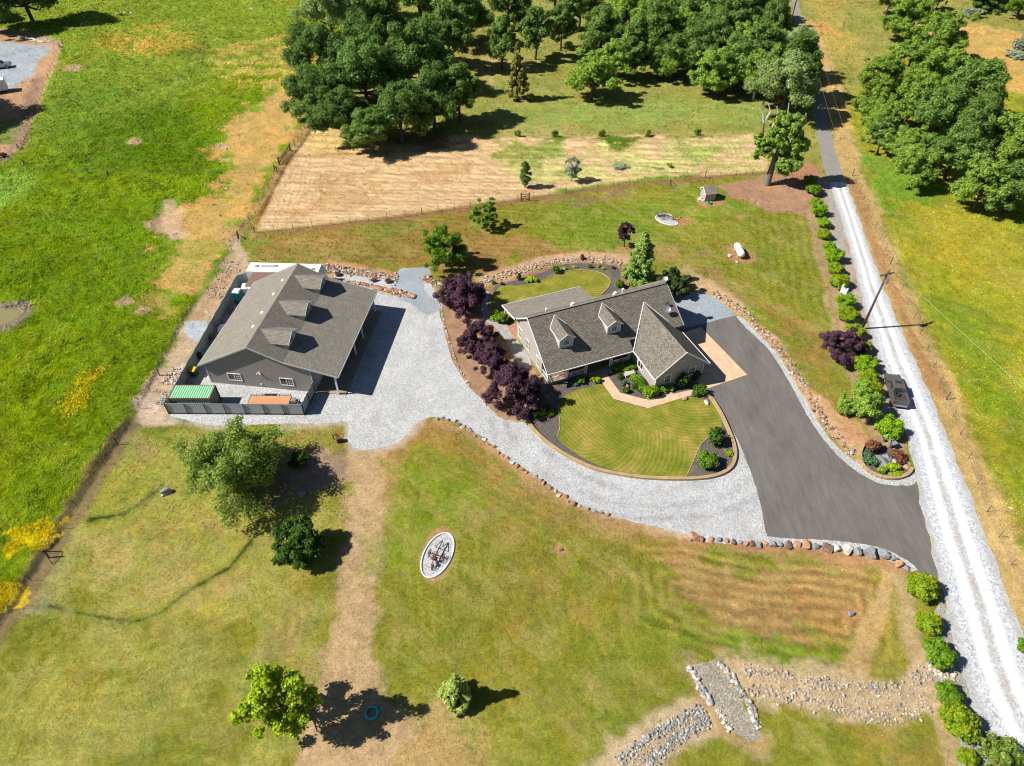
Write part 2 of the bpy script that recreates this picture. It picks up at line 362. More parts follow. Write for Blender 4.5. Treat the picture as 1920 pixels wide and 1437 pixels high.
# hay meadow behind the fence
HAY = [(478,436),(520,318),(592,216),(640,255),(720,290),(850,255),(1000,250),(1250,245),(1415,250),(1445,322),(1350,330),(1150,345),(1000,368),(760,402)]
area(HAY, K(210,178,134), .6, .5, 1, 0)
area([(930,270),(1150,262),(1440,262),(1445,322),(1150,345),(1000,355),(940,330)], K(196,190,116), 3, 3, .9, 0, 36, 1)
area([(925,268),(1050,262),(1080,300),(960,310)], K(150,160,70), 3, 3, .9, 0, 37)
area([(1040,330),(1090,300),(1080,340)], K(140,156,66), 2, 2, .8, 0, 38)
area([(1270,270),(1370,275),(1330,310),(1260,300)], K(158,176,78), 3, 3, .7, 0, 39)
area([(590,225),(760,275),(770,290),(570,292)], K(222,190,120), 1, 1, .8, 0, 40)
stroke([(560,292),(700,287),(790,283),(900,262)], .5, K(170,130,80), .4, .5, .7)
area([(660,300),(720,320),(660,330)], K(180,140,96), 2, 2, .6, 0, 41, 1)
mow(HAY, .95, .13, None); mow(HAY, 1.1, .2, (-.05, 1)); mow(HAY, 3.7, .12, (0, 1)); area([(490,425),(600,330),(900,300),(900,330),(640,400)], K(186,146,98), 2, 3, .55, 0, 141, 1)
# mown clearings among the trees
area([(880,100),(1480,60),(1450,180),(1415,256),(930,256),(860,240)], K(146,150,70), 2.5, 2, .95, 0, 42)
area([(860,90),(1000,120),(1000,180),(900,150)], K(186,164,100), 3, 3, .8, 0, 43, 1)
area([(940,195),(1100,190),(1420,190),(1420,230),(1000,250),(940,240)], K(144,162,74), 3, 3, .8, 0, 44)
area([(940,226),(1080,228),(1100,250),(950,255)], K(176,160,100), 1.5, 1.5, .7, 0, 45, 1)
area([(780,245),(835,245),(830,275),(790,282)], K(150,100,74), 1.5, 1.5, .8, 0, 46)
mow([(900,180),(1440,180),(1420,262),(930,262)], 1.4, .08, (0, 1))
for p in ([(1120,262),(1160,258),(1215,258),(1170,271),(1145,270)],[(1133,268),(1188,273),(1158,284),(1145,279)],[(1020,260),(1068,258),(1050,264)],[(1105,261),(1150,257),(1145,263)],[(1290,257),(1340,256),(1310,262)],[(1225,315),(1250,316),(1238,320)],[(1160,306),(1180,310),(1165,318),(1148,312)]):
    area(p, K(86,126,26), .3, .4, .95, .6, 3)
stroke([(1050,360),(1110,352),(1200,340),(1300,332)], 1.0, K(110,150,30), .5, .8, .9)
stroke([(478,442),(760,408),(1000,374),(1160,350),(1340,332),(1440,325)], .8, K(150,112,80), .5, .5, .9)
stroke([(470,450),(520,322),(590,222)], .8, K(178,142,80), .5, .5, .9)
stroke([(480,420),(530,322),(586,240)], .35, K(90,60,40), .3, .3, .7)
# lower lawns
area([(60,1110),(120,985),(250,810),(430,800),(560,800),(640,840),(640,1000),(500,1190),(250,1165),(100,1140)], K(160,158,70), 3, 3, .9, 0, 47)
area([(80,1090),(200,960),(330,1010),(420,1100),(300,1160),(150,1150)], K(172,160,92), 3, 4, .75, 0, 48, 1)
area([(330,980),(450,960),(500,1010),(420,1100),(350,1060)], K(172,148,84), 3, 3, .7, 0, 49, 1)
area([(250,820),(320,820),(300,870),(250,880)], K(164,138,84), 2, 2.5, .7, 0, 50, 1)
area([(120,960),(230,860),(330,850),(300,940),(180,1000)], K(152,156,56), 2, 2.5, .6, 0, 51)
area([(-120,1340),(100,1190),(400,1180),(560,1250),(520,1440),(-120,1500)], K(162,160,74), 5, 5, .8, 0, 52)
area([(300,1200),(500,1140),(600,1000),(640,1030),(610,1180),(560,1300),(400,1300)], K(156,152,74), 3, 4, .7, 0, 53, 1)
area([(450,1220),(600,1080),(640,1120),(610,1250),(560,1330)], K(158,140,88), 3, 3, .5, 0, 54, 1)
area([(500,880),(600,835),(655,845),(650,900),(600,930),(510,940)], K(156,130,112), 1.5, 2, .95, 0, 55)
area([(450,795),(640,792),(655,815),(640,835),(560,830),(470,820)], K(158,140,64), 1, 1, .9, 0, 56)
area([(455,800),(560,800),(540,815),(450,822)], K(124,152,36), 1, 1, .8, 0, 57)
area([(652,842),(738,832),(735,900),(722,960),(712,1060),(706,1140),(700,1230),(712,1290),(760,1330),(820,1400),(860,1500),(540,1500),(570,1380),(600,1270),(618,1180),(640,1050),(660,930)], K(186,158,118), .8, .8, 1, 0, 58)
area([(668,1000),(700,1000),(700,1180),(660,1250),(645,1200)], K(168,150,100), 1.5, 1.5, .5, 0, 59, 1)
area([(790,1330),(860,1320),(900,1400),(920,1500),(740,1500)], K(186,158,100), 2, 2, .9, 0, 60)
area([(740,790),(800,787),(860,800),(960,870),(1060,940),(1200,990),(1290,1020),(1260,1040),(1100,1000),(950,920),(850,850),(780,830),(730,870)], K(158,128,64), 1.5, 1.8, .9, 0, 61, 1)
stroke([(795,790),(740,845),(728,930)], 1.0, K(170,136,80), .8, .8, .8)
area([(850,860),(1000,960),(1150,1030),(1250,1100),(1150,1300),(1020,1300),(960,1180),(900,1050)], K(150,132,64), 6, 6, .7, 0, 62, 1)
area([(740,880),(850,860),(900,950),(860,1060),(760,1100),(720,1000)], K(128,146,38), 4, 4, .7, 0, 63)
area([(1280,1030),(1430,1040),(1560,1060),(1660,1080),(1690,1160),(1640,1190),(1480,1200),(1330,1190),(1270,1120)], K(172,136,84), 3, 3, .9, 0, 64)
area([(1330,1190),(1480,1200),(1600,1210),(1620,1290),(1500,1280),(1400,1240)], K(118,142,34), 2.5, 2, .9, 0, 65)
area([(1650,1090),(1690,1120),(1720,1230),(1690,1290),(1620,1290),(1620,1200)], K(152,146,60), 1.5, 1.5, .8, 0, 66)
area([(1430,1325),(1560,1345),(1600,1437),(1540,1500),(1330,1500),(1400,1420)], K(128,136,44), 3, 3, .8, 0, 67)
area([(1600,1360),(1740,1330),(1790,1437),(1800,1500),(1600,1500)], K(158,136,66), 3, 3, .8, 0, 68, 1)
area([(1000,1100),(1260,1130),(1300,1240),(1240,1340),(1140,1420),(1000,1500),(900,1500),(960,1300)], K(126,136,42), 5, 5, .7, 0, 69)
area([(860,1050),(1000,1060),(1050,1120),(980,1180),(880,1130)], K(128,126,50), 4, 4, .7, 0, 70)
mow([(1160,1000),(1260,1010),(1690,1060),(1700,1300),(1330,1250),(1160,1180)], 1.35, .26, None); mow([(740,840),(820,800),(1160,985),(1200,1200),(1240,1340),(1100,1500),(880,1500),(800,1340),(710,1280),(720,1000)], 1.2, .07, None); mow([(100,1180),(250,1170),(480,1080),(640,1040),(600,1250),(540,1500),(-100,1500)], 1.2, .07, None); mow([(120,1000),(250,820),(640,830),(640,1010),(440,1060),(260,1150),(90,1120)], 1.1, .07, None)
mow([(480,440),(1000,376),(1300,345),(1400,560),(1180,480),(800,500),(480,500)], 1.5, .13, (.12, 1))
mow([(1390,360),(1530,400),(1600,640),(1420,560)], 1.5, .13, (1, -.2))
for c in ((790,1038,3.2),): pass
stroke([(1665,1075),(1655,1130),(1620,1200),(1605,1270)], .9, K(196,164,112), .4, .4, .8)
stroke([(1680,1060),(1700,1120),(1705,1180),(1725,1250),(1760,1330),(1800,1440)], 1.0, K(186,160,120), .4, .4, .8)
stroke([(1245,990),(1400,1024),(1560,1035),(1690,1062)], 1.1, K(178,136,98), .5, .6, .9)
stroke([(822,790),(900,826),(1000,900),(1140,975),(1245,1000)], .9, K(176,140,96), .5, .5, .9)
# ditches
for p in ([(470,1015),(430,1065),(350,1110),(300,1150),(250,1167),(150,1150),(90,1135)], [(310,905),(270,940),(230,965),(170,975)]):
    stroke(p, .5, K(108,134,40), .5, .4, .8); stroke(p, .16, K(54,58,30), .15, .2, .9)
stroke([(1010,1245),(1130,1250)], .3, K(160,130,80), 1, 1, .0)
area([(30,1120),(60,1110),(95,1130),(70,1145),(35,1145)], K(150,150,110), .8, 1, .8, 0, 71)
stroke([(-60,1260),(60,1090),(118,992),(170,912),(245,800)], 1.3, K(140,122,86), .6, .6, .95)
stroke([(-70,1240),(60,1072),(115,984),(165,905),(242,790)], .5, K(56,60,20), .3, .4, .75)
area([(745,503),(806,500),(826,560),(850,676),(905,752),(985,795),(1100,790),(1380,812),(1445,1014),(1300,1010),(1140,972),(1010,902),(950,862),(900,822),(860,800),(825,789),(795,792),(748,838),(700,850),(660,848),(644,822),(644,800),(480,806),(410,808),(312,786),(330,700),(452,516)], K(196,182,164), .7, .35, .8, 0, 142, 1)
# shrub island, tree rings and bare rings
for (x, y, r) in ((985,357,1.1),(1170,466,1.6),(908,432,1.0),(1437,350,1.8),(1332,378,2.6),(1385,480,2.8),(1380,462,2.0),(1245,412,2.6),(1273,415,2.0),(1387,407,1.3),(1052,1030,.5),(855,1312,1.2),(1595,1150,.8)):
    stroke([(x-r*2,y+r),(x+r*3,y)], r*.62, K(184,138,98), .5, .7, .85)
area([(p_[0], p_[1]) for p_ in [(820.5+34*math.cos(t_)*.93+9*math.sin(t_), 1041-52*math.sin(t_)) for t_ in [k_*.3 for k_ in range(21)]]], K(186,146,104), .3, .15, .9, 0)
# soil bed under the plum trees and round the house
area([(820,560),(832,620),(846,680),(872,726),(905,756),(940,792),(990,785),(1020,720),(990,670),(950,620),(960,560),(900,540)], K(168,134,106), .3, .4, 1, 0, 72)
area([(905,540),(960,520),(1030,496),(1150,486),(1180,500),(1190,545),(1300,545),(1320,600),(1240,660),(1000,640)], K(150,116,92), .5, .6, .95, 0, 73)
stroke([(905,528),(960,508),(1030,490),(1095,482),(1165,486)], 1.6, K(196,160,126), .6, .7, .95)
stroke([(610,505),(700,515),(745,528)], 2.2, K(188,146,106), .7, .6, .95)
# gravel bleeding into the grass and creek beds
stroke([(1760,1268),(1690,1316),(1620,1318),(1560,1302),(1480,1292),(1420,1277),(1380,1262)], 2.0, K(198,172,136), .9, 1.1, .95)
stroke([(1325,1330),(1262,1372),(1200,1412),(1150,1450)], 2.0, K(192,170,136), .9, 1.0, .95)
stroke([(1300,1250),(1330,1330),(1420,1400)], 1.4, K(188,156,116), .7, .8, .7)
# right-hand verge and meadow
area([(1580,200),(1640,360),(1720,560),(1800,760),(1880,960),(1935,1100),(2100,1500),(3000,1500),(3000,200),(1700,60)], K(146,156,44), .8, .8, 1, .45)
area([(1590,250),(1640,300),(1720,330),(1780,380),(1700,420),(1660,400)], K(108,150,44), 3, 3, .9, .3, 74)
area([(1690,380),(1830,400),(1920,450),(2200,500),(2100,640),(1880,560),(1720,480)], K(168,162,50), 5, 5, .75, .4, 75)
area([(1740,560),(1850,600),(1900,760),(2100,900),(1980,1000),(1860,840),(1800,720)], K(118,146,34), 4, 4, .8, .5, 76)
area([(1860,900),(1960,1000),(2100,1240),(1980,1150),(1890,1000)], K(138,132,50), 2.5, 3, .7, .5, 77)
area([(1700,20),(1900,60),(2200,80),(2200,200),(1900,180),(1760,120)], K(206,170,96), 6, 6, .9, .2, 78)
area([(1500,-40),(1600,-40),(1590,60),(1620,130),(1560,120),(1520,60)], K(176,162,80), 4, 4, .9, .1, 79)
area([(1520,40),(1560,50),(1580,70),(1530,60)], K(206,140,90), 2, 2, .8, 0, 80, 1)
stroke([(1510,40),(1560,150),(1580,260),(1598,340),(1625,400),(1650,470),(1680,540),(1720,640),(1765,740),(1810,850),(1850,960),(1890,1070),(1930,1190),(1990,1330)], 2.3, K(196,166,108), .8, .8, .95)
stroke([(1596,340),(1626,420),(1665,520),(1710,630),(1760,740)], .9, K(168,124,86), .5, .6, .7)
stroke([(1880,1200),(1905,1280),(1940,1340)], .8, K(140,120,80), .5, .6, .8)
# neighbour's yard top left
area([(-400,30),(20,55),(118,78),(112,100),(70,215),(30,285),(0,300),(-400,330)], K(190,152,116), .8, .8, 1, 0, 81)
area([(-400,60),(20,80),(92,88),(60,140),(20,172),(-200,172)], K(168,176,182), .8, .8, 1, 0, 82)
area([(-400,210),(40,225),(45,245),(20,270),(-400,280)], K(118,140,60), 1, 1, .9, 0, 83)
stroke([(70,150),(50,220),(38,270),(10,300)], 1.6, K(150,124,104), .8, .6, .8)
# pond bank
stroke([(-60,600),(-20,580),(40,578),(52,585),(40,600),(10,616),(-40,625)], 1.2, K(160,146,124), .6, .5, .95)
def sm(a): a = np.clip(a, 0, 1); return a*a*(3-2*a)
def turf(X, Y):
    """the turf's own colour, how tall it stands, and its height in metres at points of the place"""
    n0 = fbm(X, Y, .07, 90, 4); n1 = fbm(X, Y, .35, 91, 5); n2 = fbm(X, Y, 1.3, 92, 3)
    wx = fbm(X, Y, .22, 93, 5)-.5; wx2 = fbm(X, Y, .9, 94, 3)-.5
    C = np.tile(np.array(K(128,134,50)[:3]), (X.size, 1)); T = np.zeros(X.size)
    for op in OPS:
        poly = op[1]; px = [p[0] for p in poly]; py = [p[1] for p in poly]
        pad = 12
        sel = (X > min(px)-pad) & (X < max(px)+pad) & (Y > min(py)-pad) & (Y < max(py)+pad)
        if not sel.any(): continue
        x = X[sel]; y = Y[sel]
        if op[0] == 'm':
            d = sdist(x, y, poly); per, amp, dr, col = op[2:]
            if dr is None: ph = d + 1.1*wx[sel]*2
            else:
                L = math.hypot(*dr); ph = (x*dr[0]+y*dr[1])/L + wx[sel]*1.5
            s = np.sin(ph*2*math.pi/per) + .4*(fbm(ph*2.2, (x-y)*.12, 1.0, 66, 3)-.5)*2; w_ = sm(d/2.0)*(n1[sel]*1.6)
            C[sel] *= (1 + amp*(s*w_))[:, None]; continue
        if op[0] == 'a': _, _, col, soft, warp, amt, tall, seed, noisy = op; d = sdist(x, y, poly)
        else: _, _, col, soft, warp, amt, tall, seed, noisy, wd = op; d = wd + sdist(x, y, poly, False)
        d0 = d + warp*3.2*wx[sel] + min(warp, 1.2)*2.0*wx2[sel]
        m = sm(d0/soft*.5+.5)
        if soft > 1.5: m = sm(sm(d0/(soft*1.2)*.5+.5)*1.8-.9+(.5-fbm(x, y, .55, 300+seed, 5))*2.2+.35)
        if noisy: m = m*sm((fbm(x, y, .3, 200+seed, 5)-.36)*6)
        m = m*amt
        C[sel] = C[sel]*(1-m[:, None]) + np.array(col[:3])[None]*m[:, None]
        if tall is not None: mt = sm(d/soft*.5+.5); T[sel] = T[sel]*(1-mt) + tall*mt
    gm = np.clip((C[:, 1]/(C[:, 2]+.004)-2.0)*.8, 0, 1)
    br = .94 + .16*n0 + .34*(n1-.5) + .5*(n2-.5)
    C *= br[:, None]
    hue = .7*(fbm(X, Y, .12, 150, 5)-.5) + .7*(fbm(X, Y, .8, 151, 3)-.5)
    C[:, 2] *= 1+.12*gm; C[:, 0] *= 1+.4*hue*gm; C[:, 2] *= 1-.2*hue*gm
    short = 1-.75*np.clip(T, 0, 1)
    dry = sm((fbm(X, Y, .5, 160, 5)-.50)*6)*gm*.22*short + sm((fbm(X*.7+Y*.7, (Y-X)*.25, .7, 165, 4)-.54)*7)*gm*.26*short
    C = C*(1-dry[:, None]) + np.array(K(178,164,100)[:3])[None]*dry[:, None]
    lush = sm((fbm(X, Y, .28, 168, 5)-.55)*6)*gm*.2
    C = C*(1-lush[:, None]) + np.array(K(84,116,24)[:3])[None]*lush[:, None]
    C[:, 0] *= 1+gm*(.01+.2*np.clip(T, 0, 1)); C[:, 1] *= 1-gm*.01*short
    near = lambda poly, w: sm((sdist(X, Y, W(poly))+w*(wx*2+wx2*2))/.6*.5+.5)
    for poly, a in (([(22,1005),(60,990),(118,982),(112,1000),(85,1025),(35,1035),(25,1022)], .8), ([(-40,1090),(5,1090),(38,1105),(25,1135),(0,1155),(-40,1170)], .8), ([(140,715),(175,695),(202,690),(172,730),(162,770),(120,785),(108,770),(130,745)], .45)):
        m = near(poly, 1.6)*a*sm((fbm(X, Y, 1.8, 170, 3)-.33 + (.05 if a > .6 else -.14))*6)
        C = C*(1-m[:, None]) + np.array(K(250,214,20)[:3])[None]*m[:, None]
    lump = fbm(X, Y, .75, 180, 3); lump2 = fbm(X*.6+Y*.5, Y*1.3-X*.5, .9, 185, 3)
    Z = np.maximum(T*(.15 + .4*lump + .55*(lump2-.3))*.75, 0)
    C *= (1 - T*.2*sm((.46-lump)*6))[:, None]  # painted shade: tall grass colour darkened in the hollows between lumps
    return C, T, Z
def build_ground():
    xs = np.arange(-420, 2341, 3.0); ys = np.arange(-150, 1560, 3.0)
    gx, gy = np.meshgrid(xs, ys); u = gx-960; v = 718.5-gy
    dy = FPX*math.cos(TILT)+v*math.sin(TILT); dz = FPX*math.sin(TILT)-v*math.cos(TILT)
    t = CAM_H/dz; X = (u*t).ravel(); Y = (dy*t).ravel(); ny, nx = gx.shape
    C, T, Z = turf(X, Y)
    # pond hollow
    pd = sdist(X, Y, W([(-60,590),(-20,582),(30,580),(40,588),(30,600),(5,612),(-40,620)])); Z = np.where(pd > -.5, 0, Z)
    ver = np.stack([X, Y, Z], 1); me = bpy.data.meshes.new('ground'); nv = len(ver)
    # skirt to the horizon
    idx = np.arange(nv).reshape(ny, nx); q = np.stack([idx[:-1, :-1], idx[1:, :-1], idx[1:, 1:], idx[:-1, 1:]], -1).reshape(-1, 4)
    far = [(-3000,-600,-.02),(3000,-600,-.02),(3000,4000,-.02),(-3000,4000,-.02)]
    cor = [idx[-1, 0], idx[-1, -1], idx[0, -1], idx[0, 0]]
    ver = np.concatenate([ver, np.array(far)]); F0, F1, F2, F3 = nv, nv+1, nv+2, nv+3
    q = list(map(tuple, q)); 
    bot = list(idx[-1, :]); right = list(idx[::-1, -1]); top = list(idx[0, ::-1]); left = list(idx[:, 0])
    q += [tuple([F0, F1] + bot[::-1]), tuple([F1, F2] + right[::-1]), tuple([F2, F3] + top[::-1]), tuple([F3, F0] + left[::-1])]
    C = np.concatenate([C, np.tile(np.array(K(140,146,66)[:3]), (4, 1))]); T = np.concatenate([T, np.zeros(4)])
    nq = len(q)-4; lt = np.array([4]*nq+[len(f) for f in q[nq:]]); loops = np.concatenate([np.array(q[:nq]).ravel()] + [np.array(f) for f in q[nq:]]).astype(np.int32)
    me.vertices.add(len(ver)); me.vertices.foreach_set('co', ver.astype(np.float32).ravel())
    me.loops.add(len(loops)); me.loops.foreach_set('vertex_index', loops)
    me.polygons.add(len(lt)); ls = np.concatenate([[0], np.cumsum(lt)[:-1]]).astype(np.int32)
    me.polygons.foreach_set('loop_start', ls); me.polygons.foreach_set('use_smooth', np.ones(len(lt), bool))
    me.update(calc_edges=True)
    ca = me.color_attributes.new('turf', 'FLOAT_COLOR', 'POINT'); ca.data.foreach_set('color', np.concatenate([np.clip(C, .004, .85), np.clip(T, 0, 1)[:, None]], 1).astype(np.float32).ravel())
    o = bpy.data.objects.new('ground', me); COL.objects.link(o)
    n = NT('turf_and_soil'); at = n.n('ShaderNodeVertexColor', layer_name='turf'); co = n.coord()
    f1 = n.noise(2.2, 7, .8, co); f2 = n.noise(5.5, 4, .85, co); f3 = n.noise(.5, 5, .7, co)
    k = n.math('MULTIPLY', n.math('MULTIPLY', n.mr(f1, .3, .7, .68, 1.32), n.mr(f2, .25, .75, .6, 1.42)), n.mr(f3, .3, .7, .93, 1.07))
    n.l(n.mul(at.outputs['Color'], k), n.b.inputs['Base Color']); n.b.inputs['Roughness'].default_value = 1; n.b.inputs['Specular IOR Level'].default_value = 0
    bs = n.n('ShaderNodeBump'); n.l(n.math('ADD', .35, n.math('MULTIPLY', at.outputs['Alpha'], .65)), bs.inputs['Strength']); bs.inputs['Distance'].default_value = .22
    n.l(n.math('ADD', f1, n.math('MULTIPLY', f2, .35)), bs.inputs['Height']); n.l(bs.outputs[0], n.b.inputs['Normal'])
    me.materials.append(n.m); tag(o, kind='structure'); return o
build_ground()
# ------------------------------------------------------------ gravel, asphalt, concrete, mulch, lawns
gw = gravel('pale_gravel', K(128,130,132), K(190,191,192), K(246,246,246)); gb = gravel('blue_gravel', K(120,130,138), K(160,170,178), K(196,204,210))
gr2 = gravel('coarse_grey_gravel', K(122,118,110), K(166,161,152), K(212,206,196)); gcr = gravel('weedy_gravel', K(118,112,98), K(158,150,134), K(204,196,180), 1.2, 9, .3); mulch = gravel('dark_mulch', K(84,78,74), K(106,98,94), K(128,120,114), .6, 10, .1)
def tracks(mat, cpx, rpx, k, wd):
    t_ = mat.node_tree; c_ = P(*cpx); b_ = t_.nodes['Principled BSDF']; src = b_.inputs['Base Color'].links[0].from_socket
    n_ = NT.__new__(NT); n_.t = t_; co_ = n_.coord(); v_ = n_.n('ShaderNodeVectorMath', operation='DISTANCE'); mp_ = n_.mapping(co_, (1, 1.18, 1)); t_.links.new(mp_, v_.inputs[0]); v_.inputs[1].default_value = (c_.x, c_.y*1.18, 0)
    d_ = n_.math('ADD', v_.outputs['Value'], n_.mr(n_.noise(.12, 3, .5, co_), 0, 1, -1.2, 1.2)); tot = None
    for p in rpx:
        q = P(*p); r_ = math.hypot(q.x-c_.x, (q.y-c_.y)*1.18); e = n_.mr(n_.math('ABSOLUTE', n_.math('SUBTRACT', d_, r_), 0), 0, wd, 1, 0); tot = e if tot is None else n_.math('MAXIMUM', tot, e)
    f_ = n_.math('MULTIPLY', tot, n_.mr(n_.noise(.35, 5, .7, co_), .38, .62, 0, 1)); t_.links.new(n_.mul(src, n_.mr(f_, 0, 1, 1, k)), b_.inputs['Base Color'])
tracks(gw, (1200,775), [(1130,905),(1110,932),(1090,950)], .72, .9)
sheet('gravel_drive', [(748,507),(775,503),(803,505),(808,530),(818,560),(832,618),(848,675),(876,722),(905,750),(940,785),(990,790),(1100,760),(1250,770),(1330,742),(1376,812),(1406,880),(1426,945),(1441,1010),(1380,1009),(1300,1004),(1240,990),(1140,966),(1080,940),(1010,896),(950,856),(900,816),(860,794),(825,783),(795,786),(772,803),(745,830),(700,842),(668,842),(652,822),(650,792),(600,794),(480,796),(410,799),(320,781),(316,774),(345,716),(385,640),(430,560),(452,520),(520,500),(600,520),(650,535),(700,547),(742,556),(750,530)], .004, gw, .5, .05)
sheet('gravel_pad', [(738,538),(743,520),(750,507),(775,502),(800,504),(806,512),(796,530),(800,550),(830,575),(800,590),(770,570),(745,560)], .008, gb, .5, .05)
sheet('gravel_bed', [(628,512),(640,513),(680,519),(720,524),(742,530),(738,540),(720,540),(690,532),(650,526),(625,518)], .012, gw, .5, .04)
asph = NT('driveway_asphalt'); co = asph.coord(); a1 = asph.noise(.35, 6, .65, asph.mapping(co, (1, .5, 1), (0, 0, -.6))); a2 = asph.noise(14, 2, .7, co); a3 = asph.noise(1.1, 6, .6, asph.mapping(co, (2.2, .25, 1), (0, 0, -.55)))
asph.l(asph.mul(asph.ramp(a1, [(.3, K(104,99,95)), (.7, K(127,121,116))]), asph.math('MULTIPLY', asph.mr(a2, .25, .75, .9, 1.1), asph.math('MULTIPLY', asph.mr(a3, .3, .75, .86, 1.16), asph.mr(asph.noise(.9, 7, .75, co), .62, .75, 1, 1.13)))), asph.b.inputs['Base Color']); asph.b.inputs['Roughness'].default_value = .9; asph.bump(a2, .3, .02)
sheet('asphalt_driveway', [(1262,625),(1300,612),(1329,605),(1380,593),(1392,608),(1406,622),(1440,655),(1470,700),(1503,760),(1532,808),(1562,845),(1590,872),(1620,893),(1652,908),(1690,911),(1716,907),(1724,940),(1736,990),(1750,1040),(1758,1080),(1735,1082),(1718,1066),(1700,1052),(1665,1033),(1620,1022),(1550,1013),(1480,1011),(1441,1010),(1426,945),(1406,880),(1376,812),(1340,760),(1322,735),(1290,700)], .008, asph.m, .5, .02)
sheet('gravel_strip', [(1380,593),(1396,598),(1414,619),(1450,655),(1482,702),(1518,762),(1548,812),(1578,845),(1604,866),(1612,862),(1616,874),(1632,888),(1654,899),(1682,901),(1704,893),(1712,880),(1716,907),(1690,911),(1652,908),(1620,893),(1590,872),(1562,845),(1532,808),(1503,760),(1470,700),(1440,655),(1406,622),(1392,608)], .012, gw, .5, .04)
sheet('gravel_strip', [(1290,998),(1340,1004),(1440,1007),(1480,1010),(1550,1013),(1620,1021),(1665,1032),(1702,1052),(1720,1068),(1708,1072),(1680,1058),(1640,1042),(1560,1032),(1440,1024),(1320,1016)], .0115, gw, .5, .04)
sheet('parking_gravel', [(1262,556),(1281,552),(1310,546),(1342,560),(1362,575),(1378,592),(1352,598),(1329,605),(1290,616),(1258,628),(1240,590)], .006, gb, .5, .04)
sheet('garage_apron', [(1314,613.5),(1401,703),(1363,716),(1323,730),(1290,700),(1258,632)], .012, 'concrete', smooth=False)
# front island: kerb, mulch, lawn, walk
ISL = [(1020,700),(1000,722),(990,745),(984,768),(988,788),(1005,812),(1035,838),(1070,860),(1115,880),(1170,892),(1225,898),(1300,899),(1345,892),(1370,877),(1378,855),(1374,830),(1362,800),(1350,775),(1336,752),(1325,742),(1290,715),(1180,690)]
sheet('mulch_bed', ISL, .016, mulch, .4)
lawn = NT('mown_lawn'); co = lawn.coord(); l1 = lawn.noise(.25, 7, .68, co); l2 = lawn.noise(5, 4, .85, co); l3 = lawn.noise(1.1, 5, .7, co)
def arcs(px, sc, dist):
    wv = lawn.n('ShaderNodeTexWave', wave_type='RINGS', rings_direction='SPHERICAL'); wv.inputs['Scale'].default_value = sc; wv.inputs['Distortion'].default_value = dist; wv.inputs['Detail Scale'].default_value = .25; wv.inputs['Detail'].default_value = 2
    mp = lawn.mapping(co, (1, 1, 1)); c_ = P(*px); mp.node.inputs['Location'].default_value = (-c_.x, -c_.y, 0); lawn.l(mp, wv.inputs['Vector']); return wv.outputs['Fac']
arc = lawn.mix(lawn.mr(lawn.noise(.09, 2, .5, co), .47, .53, 0, 1), arcs((1095,815), .55, 4), arcs((1290,690), .6, 4))
lc = lawn.ramp(l1, [(.34, K(112,128,40)), (.52, K(146,144,58)), (.72, K(188,160,92))])
lawn.l(lawn.mul(lc, lawn.math('MULTIPLY', lawn.math('MULTIPLY', lawn.mr(l2, .25, .75, .68, 1.32), lawn.mr(l3, .3, .7, .88, 1.12)), lawn.mr(arc, 0, 1, .84, 1.06))), lawn.b.inputs['Base Color'])
lawn.b.inputs['Roughness'].default_value = 1; lawn.b.inputs['Specular IOR Level'].default_value = 0; lawn.bump(l2, .5, .05)
sheet('front_lawn', [(1046,762),(1060,742),(1080,733),(1105,726),(1130,722),(1152,748),(1185,758),(1215,766),(1250,755),(1290,745),(1330,753),(1345,772),(1354,800),(1335,812),(1318,830),(1310,850),(1302,862),(1294,880),(1287,893),(1225,893),(1160,884),(1110,868),(1062,838),(1046,818),(1050,798),(1049,780)], .022, lawn.m, .4)
sheet('front_walk', [(1122,709.5),(1138,703),(1163,737),(1210,749),(1242,742),(1241,739.5),(1258.5,734.5),(1261.5,739),(1294,732),(1324,729.8),(1328,738),(1294,742),(1215,766),(1151,748.5)], .03, 'concrete', smooth=False)
sheet('entry_pad', [(1092,706),(1122,709.5),(1138,703),(1150,684),(1120,672),(1085,690)], .034, 'porchslab', smooth=False)
sheet('mulch_bed', [(925,545),(945,532),(985,522),(1020,510),(1050,498),(1085,494),(1140,497),(1162,506),(1160,540),(1150,552),(1128,556),(1120,540),(1040,560),(950,600)], .010, mulch, .4)
bl = sheet('back_lawn', [(937,538),(967,536),(1000,531),(1027,521),(1052,512),(1080,507.5),(1109,509),(1130,515),(1143,527),(1139,540),(1125,553),(1080,580),(960,615),(942,612),(925,588),(920,570)], .016, lawn.m, .4)
flag = plain('flagstone', K(176,170,165), .9, var=.25, scale=1.4)
sheet('patio_path', [(903,552),(917,547),(914,575),(925,590),(945,606),(963,615),(972,640),(994,672),(992,692),(970,680),(948,640),(926,612),(906,596)], .02, flag, .5)
sheet('brick_patio', [(950,610),(968,603),(975,636),(966,640)], .026, 'rocko', smooth=False)
def kerb(name, pts, wd, ht, mat, closed=False, label=None, cat=None):
    c = smooth_poly(W(pts), .5, closed); b = MB(); n = len(c)
    for i in range(n if closed else n-1):
        a = Vector(c[i]); d = Vector(c[(i+1) % n]); b.beam((a.x, a.y, ht/2-.02), (d.x, d.y, ht/2-.02), wd, ht+.04)
    o = b.build(name, mat)
    return tag(o, label, cat)
kerb('garden_kerb', [(1020,705),(1000,722),(990,745),(984,768),(988,788),(1005,812),(1035,838),(1070,860),(1115,880),(1170,892),(1225,898),(1300,899),(1345,892),(1370,877),(1378,855),(1374,830),(1362,800),(1350,775),(1336,752),(1326,743)], .42, .32, 'curb', label='long curved tan concrete kerb wall edging the front lawn island', cat='kerb')
